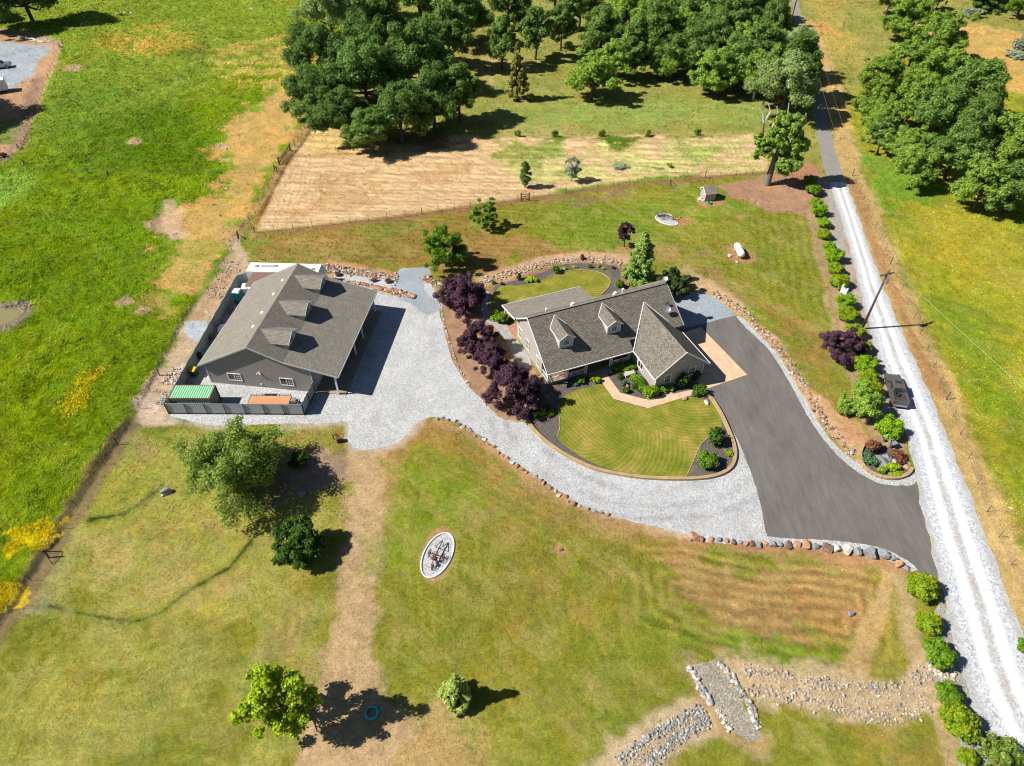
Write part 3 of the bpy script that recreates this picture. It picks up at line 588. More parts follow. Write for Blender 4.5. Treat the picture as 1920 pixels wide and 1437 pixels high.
kerb('garden_kerb', [(1027,521),(1052,511.5),(1080,507),(1109,508.5),(1131,514.5),(1144,527),(1140,540),(1127,553)], .14, .1, 'curb', label='thin pale kerb curving round the back lawn', cat='kerb')
kerb('garden_kerb', [(1045,760),(1050,798),(1045,818)], .1, .08, 'curb', label='short pale edging between left mulch bed and front lawn', cat='kerb')
kerb('garden_kerb', [(1287,893),(1303,858),(1317,830),(1352,806)], .1, .08, 'curb', label='pale edging between front lawn and the two round bushes bed', cat='kerb')
# island bed by the road
BED = [(1619,832),(1612,850),(1614,870),(1628,885),(1652,896),(1680,898),(1702,890),(1708,880),(1700,865),(1680,845),(1655,835),(1635,828)]
sheet('mulch_bed', BED, .02, mulch, .3)
kerb('garden_kerb', BED[:8], .4, .35, 'curb', label='short curved tan kerb round the rockery bed beside the road', cat='kerb')
# road: gravel strip with wheel tracks, asphalt lane further back
def road(name, L, Rr, z, mat):
    SHEETS.append(W(L)+W(Rr)[::-1])
    l = smooth_poly(W(L), 2, False); r = smooth_poly(W(Rr), 2, False); n = 90
    def at(c, t):
        t *= len(c)-1; i = min(int(t), len(c)-2); f = t-i; return (c[i][0]*(1-f)+c[i+1][0]*f, c[i][1]*(1-f)+c[i+1][1]*f)
    b = MB(); uv = []; m = 10
    for i in range(n+1):
        a = at(l, i/n); c = at(r, i/n)
        for k in range(m+1):
            t = k/m; j = .12*math.sin(i*2.1)+.1*math.sin(i*5.3+k) if k in (0, m) else 0
            b.v.append((a[0]*(1-t)+c[0]*t+j, a[1]*(1-t)+c[1]*t, z)); uv.append((t, i/n*40))
    for i in range(n):
        for k in range(m): s = i*(m+1)+k; b.f.append((s, s+1, s+m+2, s+m+1))
    me = bpy.data.meshes.new(name); me.from_pydata(b.v, [], b.f); ul = me.uv_layers.new(name='UVMap')
    for lp in me.loops: ul.data[lp.index].uv = uv[lp.vertex_index]
    me.materials.append(mat); o = bpy.data.objects.new(name, me); COL.objects.link(o)
    if me.polygons[0].normal.z < 0: me.flip_normals()
    return tag(o, kind='structure')
rg = NT('road_gravel'); co = rg.coord(); uvn = rg.n('ShaderNodeSeparateXYZ'); rg.l(rg.coord('UV'), uvn.inputs[0])
wob = rg.math('ADD', uvn.outputs[0], rg.mr(rg.noise(.15, 3, .5, co), 0, 1, -.05, .05))
def band(c, wdt):
    d = rg.math('ABSOLUTE', rg.math('SUBTRACT', wob, c), 0); return rg.mr(d, wdt*.4, wdt, 1, 0)
tr = rg.math('MAXIMUM', band(.36, .11), band(.68, .11)); mid = band(.52, .07); edge = rg.math('MAXIMUM', band(0, .16), band(1.0, .14))
vo = rg.n('ShaderNodeTexVoronoi'); vo.inputs['Scale'].default_value = 6; rg.l(co, vo.inputs['Vector'])
base = rg.ramp(vo.outputs['Color'], [(0, K(160,164,170)), (.5, K(206,209,214)), (1, K(238,240,243))])
g = rg.mix(rg.math('MULTIPLY', tr, .75), base, K(250,250,252)); g = rg.mix(rg.math('MULTIPLY', mid, rg.mr(rg.noise(.5, 4, .7, co), .35, .6, .0, .55)), g, K(186,170,146)); g = rg.mix(rg.math('MULTIPLY', edge, rg.mr(rg.noise(.6, 4, .7, co), .3, .7, .2, .9)), g, K(178,172,164))
rg.l(rg.mul(g, rg.math('MULTIPLY', rg.mr(rg.noise(9, 3, .8, co), .25, .75, .84, 1.16), rg.mr(rg.noise(.3, 4, .6, co), .3, .7, .92, 1.05))), rg.b.inputs['Base Color']); rg.b.inputs['Roughness'].default_value = .95; rg.b.inputs['Specular IOR Level'].default_value = .1
rg.bump(rg.noise(8, 3, .8, co), .5, .04)
ra = plain('road_asphalt', K(150,146,140), .9, var=.12, scale=.6)
sheet('gravel_shoulder', [(1690,908),(1712,905),(1735,990),(1757,1080),(1790,1200),(1830,1330),(1880,1480),(1960,1520),(1840,1500),(1800,1437),(1795,1380),(1750,1270),(1745,1200),(1752,1150),(1765,1120),(1755,1075),(1738,1000),(1722,940)], .003, gr2, .6, .08)
sheet('gravel_shoulder', [(1562,350),(1570,400),(1580,450),(1592,520),(1612,600),(1640,690),(1672,780),(1690,840),(1680,850),(1655,790),(1625,690),(1602,610),(1578,520),(1566,450),(1558,400),(1552,350)], .003, gr2, .6, .1)
road('road', [(1553,343),(1573,400),(1588,450),(1602,500),(1616,560),(1632,620),(1652,690),(1682,770),(1706,840),(1718,905),(1737,990),(1759,1080),(1778,1160),(1795,1230),(1818,1310),(1848,1380),(1880,1440),(1930,1540)],
     [(1586,341),(1608,400),(1628,460),(1650,520),(1672,575),(1695,630),(1735,720),(1765,790),(1788,850),(1820,930),(1850,1010),(1880,1090),(1905,1160),(1932,1230),(1972,1330),(2010,1400),(2070,1540)], .014, rg.m)
road('road', [(1478,-60),(1484,0),(1491,40),(1500,80),(1508,120),(1518,170),(1527,220),(1536,272),(1545,315),(1553,346)], [(1490,-60),(1496,0),(1505,40),(1517,80),(1530,120),(1542,170),(1552,220),(1563,272),(1576,315),(1588,346)], .010, ra)
# gravel footbridge over the creek and small gravel ovals
sheet('gravel_crossing', [(1294,1252),(1305,1243),(1340,1243),(1352,1262),(1375,1290),(1395,1325),(1415,1362),(1424,1385),(1405,1392),(1385,1380),(1360,1345),(1335,1315),(1312,1285)], .02, gcr, .3, .16)
def ellipse(cx, cy, a, b, ang, n=40): return [(cx+a*math.cos(t)*math.cos(ang)-b*math.sin(t)*math.sin(ang), cy+a*math.cos(t)*math.sin(ang)+b*math.sin(t)*math.cos(ang)) for t in [2*math.pi*i/n for i in range(n)]]
c = P(820.5, 1041); OV = ellipse(c.x, c.y, 2.9, 1.55, R(72))
sheet('gravel_oval', OV, .016, gw, smooth=False, world=True)
b = MB()
for i in range(40): b.beam((*OV[i], .06), (*OV[(i+1) % 40], .06), .12, .16)
tag(b.build('oval_edging', 'white'), 'white painted oval edging around the antique plough on the lower lawn', 'edging')
KB = [(1229,408),(1234,402),(1245,401),(1256,403),(1262,410),(1270,418),(1268,423),(1255,423),(1240,418),(1231,413)]
sheet('gravel_oval', KB, .016, gw, .3)
kp = smooth_poly(W(KB), .4); b = MB()
for i in range(int(len(kp)*.85)): b.beam((*kp[(i+int(len(kp)*.55)) % len(kp)], .05), (*kp[(i+1+int(len(kp)*.55)) % len(kp)], .05), .12, .14)
tag(b.build('oval_edging', 'white'), 'white kidney shaped edging round the rusty hay rake on the back lawn', 'edging')
pw = NT('muddy_water'); pw.b.inputs['Base Color'].default_value = K(150,142,96); pw.b.inputs['Roughness'].default_value = .15
sheet('pond', [(-50,592),(-20,584),(25,581),(38,588),(28,600),(5,610),(-30,616)], .03, pw.m, .5)

# ------------------------------------------------------------ grass itself, as blades
def grass(name, label, n, tall, seed):
    rg = np.random.default_rng(seed); gx = rg.uniform(-60, 1980, n); gy = rg.uniform(-40, 1480, n)
    u = gx-960; v = 718.5-gy; t = CAM_H/(FPX*math.sin(TILT)-v*math.cos(TILT)); X = u*t; Y = (FPX*math.cos(TILT)+v*math.sin(TILT))*t
    C, T, Z = turf(X, Y); pd = sdist(X, Y, W([(-70,590),(-20,580),(30,577),(45,587),(33,603),(5,616),(-50,622)]))
    if tall: k = (rg.uniform(size=n) < T*.8) & (T > .1) & (pd < 0)
    else:
        gm = np.clip((C[:, 1]/(C[:, 2]+.004)-1.6)*.9, 0, 1); k = (T <= .1) & (pd < 0) & (rg.uniform(size=n) < .15+.85*gm)
        for p in SHEETS:
            px = [q[0] for q in p]; py = [q[1] for q in p]; s_ = k & (X > min(px)-.2) & (X < max(px)+.2) & (Y > min(py)-.2) & (Y < max(py)+.2); i = np.nonzero(s_)[0]
            if len(i): k[i[sdist(X[i], Y[i], p) > -.08]] = False
    X, Y, C, T, Z = X[k], Y[k], C[k], T[k], Z[k]; m = len(X)
    a = fbm(X, Y, .09, 501, 4)*8 + fbm(X, Y, .5, 502, 3)*2.5; sz = (.03+.0012*Y+.035*T) if tall else (.03+.0011*Y)
    nr = np.stack([np.cos(a)*.7-.25, np.sin(a)*.7, 1.0+.3*rg.normal(size=m)], 1)+rg.normal(size=(m,3))*(.32 if tall else .25); nr /= np.linalg.norm(nr, axis=1)[:,None]
    pos = np.stack([X, Y, Z+(sz*.35*rg.uniform(.3,1.3,m) if tall else sz*.25)], 1)
    r = rg.normal(size=(m,3)); b = np.cross(nr, r); b /= np.linalg.norm(b, axis=1)[:,None]; tt = np.cross(b, nr); s_ = (sz*rg.uniform(.6,1.4,m))[:,None]
    q = np.stack([pos-tt*s_*.7-b*s_*.5, pos-tt*s_*.7+b*s_*.5, pos+tt*s_*1.2], 1).reshape(-1,3)
    me = bpy.data.meshes.new(name); me.vertices.add(3*m); me.vertices.foreach_set('co', q.astype(np.float32).ravel()); me.loops.add(3*m); me.loops.foreach_set('vertex_index', np.arange(3*m, dtype=np.int32)); me.polygons.add(m); me.polygons.foreach_set('loop_start', np.arange(0,3*m,3,dtype=np.int32)); me.update(calc_edges=True)
    C = np.clip(C*np.exp((.17 if tall else .27)*rg.normal(size=(m,1)))*(1.5 if tall else 1.12), .004, .9); ca = me.color_attributes.new('turf', 'FLOAT_COLOR', 'POINT'); ca.data.foreach_set('color', np.repeat(np.concatenate([C, np.ones((m,1))], 1), 3, 0).astype(np.float32).ravel())
    n_ = NT(name+'_blades'); at = n_.n('ShaderNodeVertexColor', layer_name='turf'); d = n_.n('ShaderNodeBsdfDiffuse'); tr_ = n_.n('ShaderNodeBsdfTranslucent'); mx = n_.n('ShaderNodeMixShader'); mx.inputs[0].default_value = .3
    n_.l(at.outputs[0], d.inputs[0]); n_.l(at.outputs[0], tr_.inputs[0]); n_.l(d.outputs[0], mx.inputs[1]); n_.l(tr_.outputs[0], mx.inputs[2]); n_.l(mx.outputs[0], n_.out.inputs[0]); me.materials.append(n_.m)
    o = bpy.data.objects.new(name, me); COL.objects.link(o); tag(o, label, 'grass', kind='stuff')
grass('tall_grass', 'wind swept tall green grass of the pasture and the right hand meadow', 950000, True, 11)
grass('short_grass', 'short mown and dry grass of the lawns and clearings', 420000, False, 12)
# ============================================================ BUILDINGS
def window(parent, o, axis, x0, x1, z0, z1, out, mat='trim', split='v', grid=False):
    """framed window on a wall; axis 'x': wall runs along x at y=o; axis 'y': wall runs along y at x=o; out = outward sign"""
    def bx(b, a0, a1, c0, c1, d0, d1):
        lo, hi = sorted((o+out*d0, o+out*d1))
        return b.box(a0, lo, c0, a1, hi, c1) if axis == 'x' else b.box(lo, a0, c0, hi, a1, c1)
    b = MB(); t = .11
    bx(b, x0-t, x1+t, z0-t, z0, 0, .07); bx(b, x0-t, x1+t, z1, z1+t, 0, .07); bx(b, x0-t, x0, z0, z1, 0, .066); bx(b, x1, x1+t, z0, z1, 0, .066)
    if split == 'v': xm = (x0+x1)/2; bx(b, xm-.04, xm+.04, z0, z1, 0, .055)
    else: zm = (z0+z1)/2; bx(b, x0, x1, zm-.035, zm+.035, 0, .055)
    if grid:
        a0, a1 = (x0+x1)/2+.04 if split == 'v' else x0, x1
        for k in (1, 2): bx(b, a0+(a1-a0)*k/3-.015, a0+(a1-a0)*k/3+.015, z0, z1, 0, .03)
        for k in (1, 2, 3) if split != 'v' else (1, 2): zz = z0+(z1-z0)*k/(4 if split != 'v' else 3); bx(b, a0, a1, zz-.015, zz+.015, 0, .032)
    f = b.build('window', mat, parent)
    g = MB(); bx(g, x0, x1, z0, z1, .005, .02); g.build('pane', 'glass', f); return f
def edge(pts, w_, h_, dz=0): 
    b = MB()
    for a, c in zip(pts, pts[1:]): b.beam((a[0], a[1], a[2]+dz), (c[0], c[1], c[2]+dz), w_, h_)
    return b
# ---------------------------------------------------------- workshop
c = P(396.7, 717.3); WS = empty('workshop', c, R(-7.5), 'large grey workshop with three roof dormers and an open side porch', 'workshop')
b = MB(); b.prism([(0,0),(0,3.42),(7.35,7.3),(11.8,5.22),(15,4.42),(15,0)], 'y', 0, 18.2); b.build('wall', 'shopwall', WS)
prof = [(-.68,3.5),(7.35,7.66),(11.8,5.5),(18.95,3.72)]
b = MB()
for (x0, z0), (x1, z1) in zip(prof, prof[1:]):
    b.slab([(x0,-.42,z0),(x1,-.42,z1),(x1,18.65,z1),(x0,18.65,z0)], .16)
b.build('roof', 'shop_roof', WS)
for y, s in ((-.45, -1), (18.68, 1)):
    edge([(x, y, z) for x, z in prof], .06, .24, -.07).build('rake_board', 'greytrim', WS)
b = MB().beam((-.71,-.45,3.4), (-.71,18.68,3.4), .06, .22); b.build('fascia', 'greytrim', WS)
b = MB().beam((18.98,-.45,3.63), (18.98,18.68,3.63), .06, .22); b.build('fascia', 'greytrim', WS)
b = MB().box(.0,-.03,.1,.14,.0,3.3); b.box(-.03,-.02,.1,0,.14,3.3); b.build('corner_board', 'greytrim', WS)
b = MB().box(14.88,-.03,.1,15.03,0,4.3); b.build('corner_board', 'greytrim', WS)
b = MB().box(15.0,-.02,0,19.25,18.5,.12); b.build('porch_slab', 'porchslab', WS)
for y in (.05, 8.1, 11.8, 18.2):
    p = MB().box(18.15,y-.1,.12,18.35,y+.1,3.72).build('post', 'trim', WS)
b = MB().beam((18.25,-.2,3.72), (18.25,18.4,3.72), .16, .22); b.build('porch_beam', 'trim', WS)
for y0 in (1.2, 6.4, 12.4):
    d = MB().box(15.0,y0,.12,15.05,y0+4.2,3.2).build('garage_door', 'greytrim', WS)
    b = MB()
    for k in range(5): b.box(15.05,y0,.2+k*.6,15.07,y0+4.2,.23+k*.6)
    b.build('groove', 'dark', d)
window(WS, 0, 'x', 2.95, 4.7, .95, 2.1, -1, 'white', 'v', True); window(WS, 0, 'x', 10.4, 12.1, .95, 2.1, -1, 'white', 'v', True)
b = MB().box(7.55,-.12,2.75,7.75,0,2.95); b.tube([(7.5,-.1,2.8),(7.4,-.3,2.7)], [.05,.09]); b.tube([(7.8,-.1,2.8),(7.92,-.3,2.7)], [.05,.09]); b.build('security_light', 'white', WS)
b = MB().box(7.3,-.1,.5,7.5,0,.7); b.build('outlet_box', 'white', WS)
for y in (15.2, 11.8, 7.5, 4.5):
    v = MB().add([(5.95,y-.25,6.93),(6.25,y-.25,7.09),(6.25,y+.25,7.09),(5.95,y+.25,6.93),(5.95,y-.2,7.12),(5.95,y+.2,7.12)], [(0,1,4),(3,5,2),(0,4,5,3),(1,2,5,4)]); v.build('roof_vent', 'white', WS)
v = MB().tube([(4.6,10.2,6.2),(4.6,10.2,6.6)], .06); v.build('vent_pipe', 'white', WS)
def dormer_x(yc):   # dormer looking along +x
    hw, zr, ze, xf = 1.75, 7.52, 6.62, 11.6
    zb = 5.42
    w_ = MB().prism([(yc-hw+.25, zb),(yc-hw+.25, ze-.02),(yc, zr-.14),(yc+hw-.25, ze-.02),(yc+hw-.25, zb)], 'x', 8.0, xf); o = w_.build('dormer', 'greytrim', WS)
    b = MB()
    b.slab([(7.62,yc,zr),(12.0,yc,zr),(12.0,yc-hw,ze),(9.2,yc-hw,ze)], .1); b.slab([(7.62,yc,zr),(9.2,yc+hw,ze),(12.0,yc+hw,ze),(12.0,yc,zr)], .1); b.build('dormer_roof', 'shop_roof', o)
    edge([(12.03,yc-hw,ze),(12.03,yc,zr),(12.03,yc+hw,ze)], .05, .16, -.05).build('rake_board', 'greytrim', o)
    f = MB(); x = xf
    for (a0,a1,c0,c1) in ((yc-.55,yc+.55,5.75,5.84),(yc-.55,yc+.55,6.7,6.79),(yc-.55,yc-.46,5.84,6.7),(yc+.46,yc+.55,5.84,6.7),(yc-.03,yc+.03,5.84,6.7)): f.box(x,a0,c0,x+.06,a1,c1)
    f.build('window_frame', 'trim', o); MB().box(x+.002,yc-.46,5.84,x+.02,yc+.46,6.7).build('pane', 'glass', o)
for yc in (3.55, 9.75, 16.0): dormer_x(yc)
# ---------------------------------------------------------- house
c = P(*(1060+1075*.15625, 640+585*.15625)); HS = empty('house', c, R(21.6), 'greige ranch house with shingle gable roofs, white trim and two front dormers', 'house')
YE, ZE, YR, ZR = 5.55, 2.78, 12.85, 7.1; SL = (ZR-ZE)/(YR-YE)
def zf(y): return ZE+(y-YE)*SL
YB, ZB = 16.9, 4.0; YP, ZP = 22.0, 2.75
XL, XR = -13.75, 8.2
# walls: body (gable section) and front wing
b = MB(); b.prism([(8.4,0),(8.4,zf(8.4)-.2),(12.85,ZR-.2),(16.9,3.8),(17.6,3.6),(17.6,0)], 'x', XL+.4, XR-.35); b.build('wall', 'housewall', HS)
b = MB(); b.prism([(-.15,0),(-.15,2.62),(3.6,5.8),(7.3,2.75),(7.3,0)], 'y', 0, 8.4); b.build('wing_wall', 'housewall', HS)
b = MB(); b.slab([(XL,YE,ZE),(-.62,YE,ZE),(-.62,7.0,zf(7.0)),(XR,7.0,zf(7.0)),(XR,YR,ZR),(XL,YR,ZR)], .15)
b.slab([(XL,YR,ZR),(XR,YR,ZR),(XR,17.9,3.35),(XR-9.2,17.9,3.35),(XR-9.2,YB,ZB),(XL,YB,ZB)], .15); b.build('roof', 'house_roof', HS)
b = MB(); b.slab([(XL-.25,YB-.15,ZB+.06),(-1.1,YB-.15,ZB+.06),(-1.1,YP,ZP),(XL-.25,YP,ZP)], .14); b.build('porch_roof', 'shop_roof', HS)
WR, WE = 6.06, 2.55
b = MB(); yb = YE+(WR-ZE)/SL; yl = YE+.0; b.slab([(3.62,-.42,WR),(3.62,yb,WR),(-.66,yl,WE+.13),(-.66,-.42,WE)], .14); b.build('wing_roof', 'house_roof', HS)
b = MB(); b.slab([(3.62,-.42,WR),(8.02,-.42,WE),(8.02,7.2,WE+.0),(6.5,7.3,3.75),(3.62,yb,WR)], .14); b.build('wing_roof', 'house_roof', HS)
# white edges
edge([(XL-.03,YE,ZE),(XL-.03,YR,ZR)], .06, .2, -.06).build('rake_board', 'white', HS)
edge([(XL-.03,YR,ZR),(XL-.03,YB,ZB)], .06, .2, -.06).build('rake_board', 'white', HS)
edge([(XL-.28,YB-.15,ZB),(XL-.28,YP,ZP)], .06, .24, -.04).build('rake_board', 'white', HS)
edge([(XL-.28,YP+.03,ZP-.06),(-1.1,YP+.03,ZP-.06)], .06, .18).build('fascia', 'trim', HS)
edge([(XL,YE-.04,ZE-.08),(-.66,YE-.04,ZE-.08)], .1, .16).build('gutter', 'white', HS)
edge([(-.7,YE,ZE-.05),(-.7,-.42,WE-.06)], .08, .18).build('fascia', 'white', HS)
edge([(8.06,-.42,WE-.06),(8.06,7.1,WE-.04)], .08, .18).build('fascia', 'white', HS)
edge([(-.66,-.45,WE),(3.62,-.45,WR),(8.02,-.45,WE)], .06, .22, -.06).build('rake_board', 'trim', HS)
edge([(-.68,YE,ZE+.1),(3.58,yb,WR+.08)], .12, .05).build('valley_flashing', 'white', HS)
edge([(3.7,yb,WR+.08),(6.6,7.4,3.82)], .1, .05).build('valley_flashing', 'white', HS)
edge([(XR+.03,YR,ZR),(XR+.03,7.0,zf(7.0))], .06, .2, -.06).build('rake_board', 'greytrim', HS)
b = MB().beam((XL,YR,ZR+.04),(XR,YR,ZR+.04),.28,.08); b.build('ridge_cap', 'shop_roof', HS)
b = MB().slab([(3.9,YR+.05,ZR+.12),(XR,YR+.05,ZR+.12),(XR,YR+1.3,ZR-.35),(3.9,YR+1.3,ZR-.35)], .1); b.build('shed_dormer_roof', 'shop_roof', HS)
for (x, y, h) in ((-.15,-.03,2.45),(7.28,-.03,2.5)): MB().box(x-.02,y,.1,x+.12,0,h).build('corner_board', 'trim', HS)
MB().box(-.18,-.02,.1,-.15,.12,2.5).build('corner_board', 'trim', HS)
window(HS, 0, 'x', 1.25, 2.15, .95, 2.4, -1, 'white', 'h', True); window(HS, 0, 'x', 5.05, 5.95, 1.05, 2.5, -1, 'white', 'h', True)
window(HS, -.15, 'y', 3.4, 4.6, .75, 1.75, -1, 'white', 'v'); MB().box(3.5,-.1,4.2,3.75,0,4.4).build('security_light', 'white', HS)
for y in (16.2, 13.4, 9.6): window(HS, XL+.4, 'y', y-.45, y+.45, .9, 2.4, -1, 'white', 'h', True)
# wing garage doors on the far side
for y0 in (.8, 4.4): MB().box(7.3,y0,.05,7.35,y0+2.7,2.2).build('garage_door', 'trim', HS)
# front porch
MB().box(-13.35,6.15,0,-.15,8.4,.3).build('porch_floor', 'floor_dark', HS)
MB().box(-7.2,5.2,0,-3.8,6.15,.16).build('porch_step', 'porchslab', HS)
PX = [-13.2,-10.45,-7.55,-3.65,-.75]
for x in PX:
    b = MB(); b.box(x-.2,6.22,.3,x-.09,6.36,2.7); b.box(x+.09,6.22,.3,x+.2,6.36,2.7); b.box(x-.22,6.2,.3,x+.22,6.38,.42); b.box(x-.22,6.2,2.5,x+.22,6.38,2.6); b.build('porch_post', 'trim', HS)
def railing(x0, y0, x1, y1):
    b = MB(); b.beam((x0,y0,1.22),(x1,y1,1.22),.09,.07); b.beam((x0,y0,.45),(x1,y1,.45),.07,.07)
    n = int(math.hypot(x1-x0, y1-y0)/.17)
    for k in range(1, n): t = k/n; b.box(x0+(x1-x0)*t-.022, y0+(y1-y0)*t-.022, .45, x0+(x1-x0)*t+.022, y0+(y1-y0)*t+.022, 1.22)
    b.build('porch_railing', 'white', HS)
for a, d in ((0,1),(1,2),(3,4)): railing(PX[a]+.2, 6.28, PX[d]-.2, 6.28)
railing(-13.25, 6.4, -13.25, 8.3)
MB().box(-5.9,8.34,.3,-4.9,8.4,2.4).build('front_door', 'trim', HS)
window(HS, 8.4, 'x', -9.6, -8.0, 1.0, 2.3, -1, 'white', 'v'); window(HS, 8.4, 'x', -12.4, -11.2, 1.0, 2.3, -1, 'white', 'v')
for x in (XL+.1, -9, -5, -1.3): MB().box(x-.08,21.5,0,x+.08,21.66,2.8).build('porch_post', 'white', HS)
def dormer_y(xc, yf):
    hw, zr, ze = 1.25, 6.8, 5.95; wx_ = 1.03; zb = zf(yf)-.1
    o = MB().prism([(xc-wx_,zb),(xc-wx_,ze+.02),(xc,zr-.14),(xc+wx_,ze+.02),(xc+wx_,zb)], 'y', yf, yf+3.0).build('dormer', 'greytrim', HS)
    yr = YE+(zr-ZE)/SL; ye = YE+(ze-ZE)/SL
    b = MB(); b.slab([(xc,yf-.3,zr),(xc,yr,zr),(xc-hw,ye,ze),(xc-hw,yf-.3,ze)], .09); b.slab([(xc,yf-.3,zr),(xc+hw,yf-.3,ze),(xc+hw,ye,ze),(xc,yr,zr)], .09); b.build('dormer_roof', 'house_roof', o)
    edge([(xc-hw,yf-.33,ze),(xc,yf-.33,zr),(xc+hw,yf-.33,ze)], .05, .15, -.05).build('rake_board', 'trim', o)
    b = edge([(xc-hw,yf-.3,ze+.0),(xc-hw,ye,ze)], .06, .12, -.02); b.beam((xc-hw,ye,ze+.05),(xc,yr,zr+.05),.08,.05); b.beam((xc+hw,ye,ze+.05),(xc,yr,zr+.05),.06,.04)
    b.box(xc-wx_-.02,yf-.03,zb,xc-wx_+.1,yf,ze); b.box(xc+wx_-.1,yf-.03,zb,xc+wx_+.02,yf,ze); b.box(xc-wx_-.04,yf-.04,zb,xc+wx_+.04,yf-.03,zb+.14); b.build('trim', 'white', o)
    f = MB(); y = yf
    for a0,a1,c0,c1 in ((xc-.5,xc+.5,4.7,4.8),(xc-.5,xc+.5,5.72,5.82),(xc-.5,xc-.4,4.8,5.72),(xc+.4,xc+.5,4.8,5.72)): f.box(a0,y-.07,c0,a1,y,c1)
    for k in (1,2): f.box(xc-.4+.8*k/3-.012,y-.04,4.8,xc-.4+.8*k/3+.012,y,5.72)
    for k in (1,2,3): f.box(xc-.4,y-.042,4.8+.92*k/4-.012,xc+.4,y,4.8+.92*k/4+.012)
    f.build('window_frame', 'white', o); MB().box(xc-.4,y-.02,4.8,xc+.4,y-.004,5.72).build('pane', 'glass', o)
dormer_y(-9.9, 8.2); dormer_y(-2.5, 8.4)
# roof furniture
def vent(x, y, z, r, h): MB().tube([(x,y,z-.3),(x,y,z+h)], r, 10).tube([(x,y,z+h),(x,y,z+h+.12)], [r*1.7,r*1.5], 10).build('roof_vent', 'white', HS)
vent(-9.5,15.9,4.4,.1,.8); vent(1.3,13.4,6.7,.12,.75); MB().tube([(-6.7,13.3,6.7),(-6.7,13.3,7.35)], [.35,.25], 12).build('roof_vent', 'white', HS); MB().tube([(.0,13.3,6.7),(.0,13.3,7.35)], [.35,.25], 12).build('roof_vent', 'white', HS)
def dish(x, y, z, r, aim):
    b = MB(); n = 16; d = Vector(aim).normalized(); u = d.cross(Vector((0,0,1))).normalized(); v = u.cross(d); vs = []; fs = []
    for j, q in enumerate((0, .5, 1)):
        for k in range(n): a = 2*math.pi*k/n; vs.append(Vector((x,y,z)) + (u*math.cos(a)+v*math.sin(a))*r*max(q,.02) + d*(.25*r*q*q))
    for j in range(2):
        for k in range(n): fs.append((j*n+k, j*n+(k+1)%n, (j+1)*n+(k+1)%n, (j+1)*n+k))
    b.add(vs, fs); b.tube([(x,y,z),(x,y,z-.6)], .05, 6); b.tube([Vector((x,y,z))+v*-.8*r, Vector((x,y,z))+d*r], .02, 5); return b
dish(6.3,9.0,5.6,.5,(-.3,-.6,.7)).build('satellite_dish', 'steel', HS); dish(7.9,12.9,7.8,.42,(-.5,-.3,.8)).build('satellite_dish', 'steel', HS)
b = MB(); b.tube([(6.8,9.9,5.0),(6.8,9.9,6.2)], .04, 6)
for k in range(5): b.beam((6.4,9.9+.0,5.6+.12*k),(7.4-.1*k,10.0,5.6+.12*k),.03)
b.build('antenna', 'dark', HS)
# ---------------------------------------------------------- things in the workshop yard (workshop frame)
def wsp(x, y, z=0):
    a = R(-7.5); o = P(396.7, 717.3); return Vector((o.x+x*math.cos(a)-y*math.sin(a), o.y+x*math.sin(a)+y*math.cos(a), z))
def panel_fence(pts, label, h=1.95, step=2.4, group='grey sheet metal fences round the workshop yard'):
    t = empty('sheet_metal_fence', (*pts[0][:2], 0), 0, label, 'fence', group); o = Vector((*pts[0][:2], 0))
    b = MB(); ps = MB()
    for a, c in zip(pts, pts[1:]):
        a = Vector((*a[:2],0))-o; c = Vector((*c[:2],0))-o; b.beam(a+Vector((0,0,h/2+.05)), c+Vector((0,0,h/2+.05)), .04, h-.05)
        n = max(1, round((c-a).length/step)); side = (c-a).cross(Vector((0,0,1))).normalized()*.07
        for k in range(n+1): q = a+(c-a)*k/n+side; MB().beam(q, q+Vector((0,0,h+.02)), .07).build('post', 'dark', t)
        ps.beam(a+Vector((0,0,.12))+side*.6, c+Vector((0,0,.12))+side*.6, .05, .2)
    b.build('panel', 'fencepanel', t); ps.build('kick_board', 'postwood', t)
f0, f1, f2, f3, f4 = P(449.6,535.7), P(317.5,776), P(571,778), P(591,737), wsp(-4.0, 23.4)
panel_fence([f0, f1], 'long grey sheet metal fence along the west side of the workshop yard')
panel_fence([f1, f2], 'grey sheet metal fence in front of the green container and orange trailer')
panel_fence([f2, f3], 'short grey sheet metal fence from workshop corner out to the front fence')
panel_fence([f4, f0], 'short grey sheet metal fence between west fence corner and the white camper')
# shipping container
c = (wsp(-2.4,-5.9)+wsp(2.95,-5.2)+wsp(2.7,-2.95)+wsp(-2.65,-3.6))/4
CT = empty('shipping_container', c, R(-.3), 'small shipping container with pale green corrugated roof behind the fence', 'container')
MB().box(-2.65,-1.17,.12,2.65,1.17,2.5).build('body', 'green_side', CT); MB().box(-2.7,-1.2,2.5,2.7,1.2,2.56).build('roof', 'green_roof', CT)
b = MB()
for x in (-2.68, 2.68):
    for y in (-1.18, 1.18): b.box(x-.07,y-.07,0,x+.07,y+.07,2.6)
for y in (-1.19, 1.19): b.box(-2.7,y-.05,2.46,2.7,y+.05,2.585); b.box(-2.7,y-.05,.02,2.7,y+.05,.16)
for x in (-2.69, 2.69): b.box(x-.05,-1.2,2.46,x+.05,1.2,2.59)
b.build('frame', plain('rusty_frame', K(150,110,86), .8, var=.3), CT)
b = MB()
for y in (-.9,-.3,.3,.9): b.tube([(2.72,y,.2),(2.72,y,2.4)], .03, 6)
b.build('door_bars', 'dark', CT)
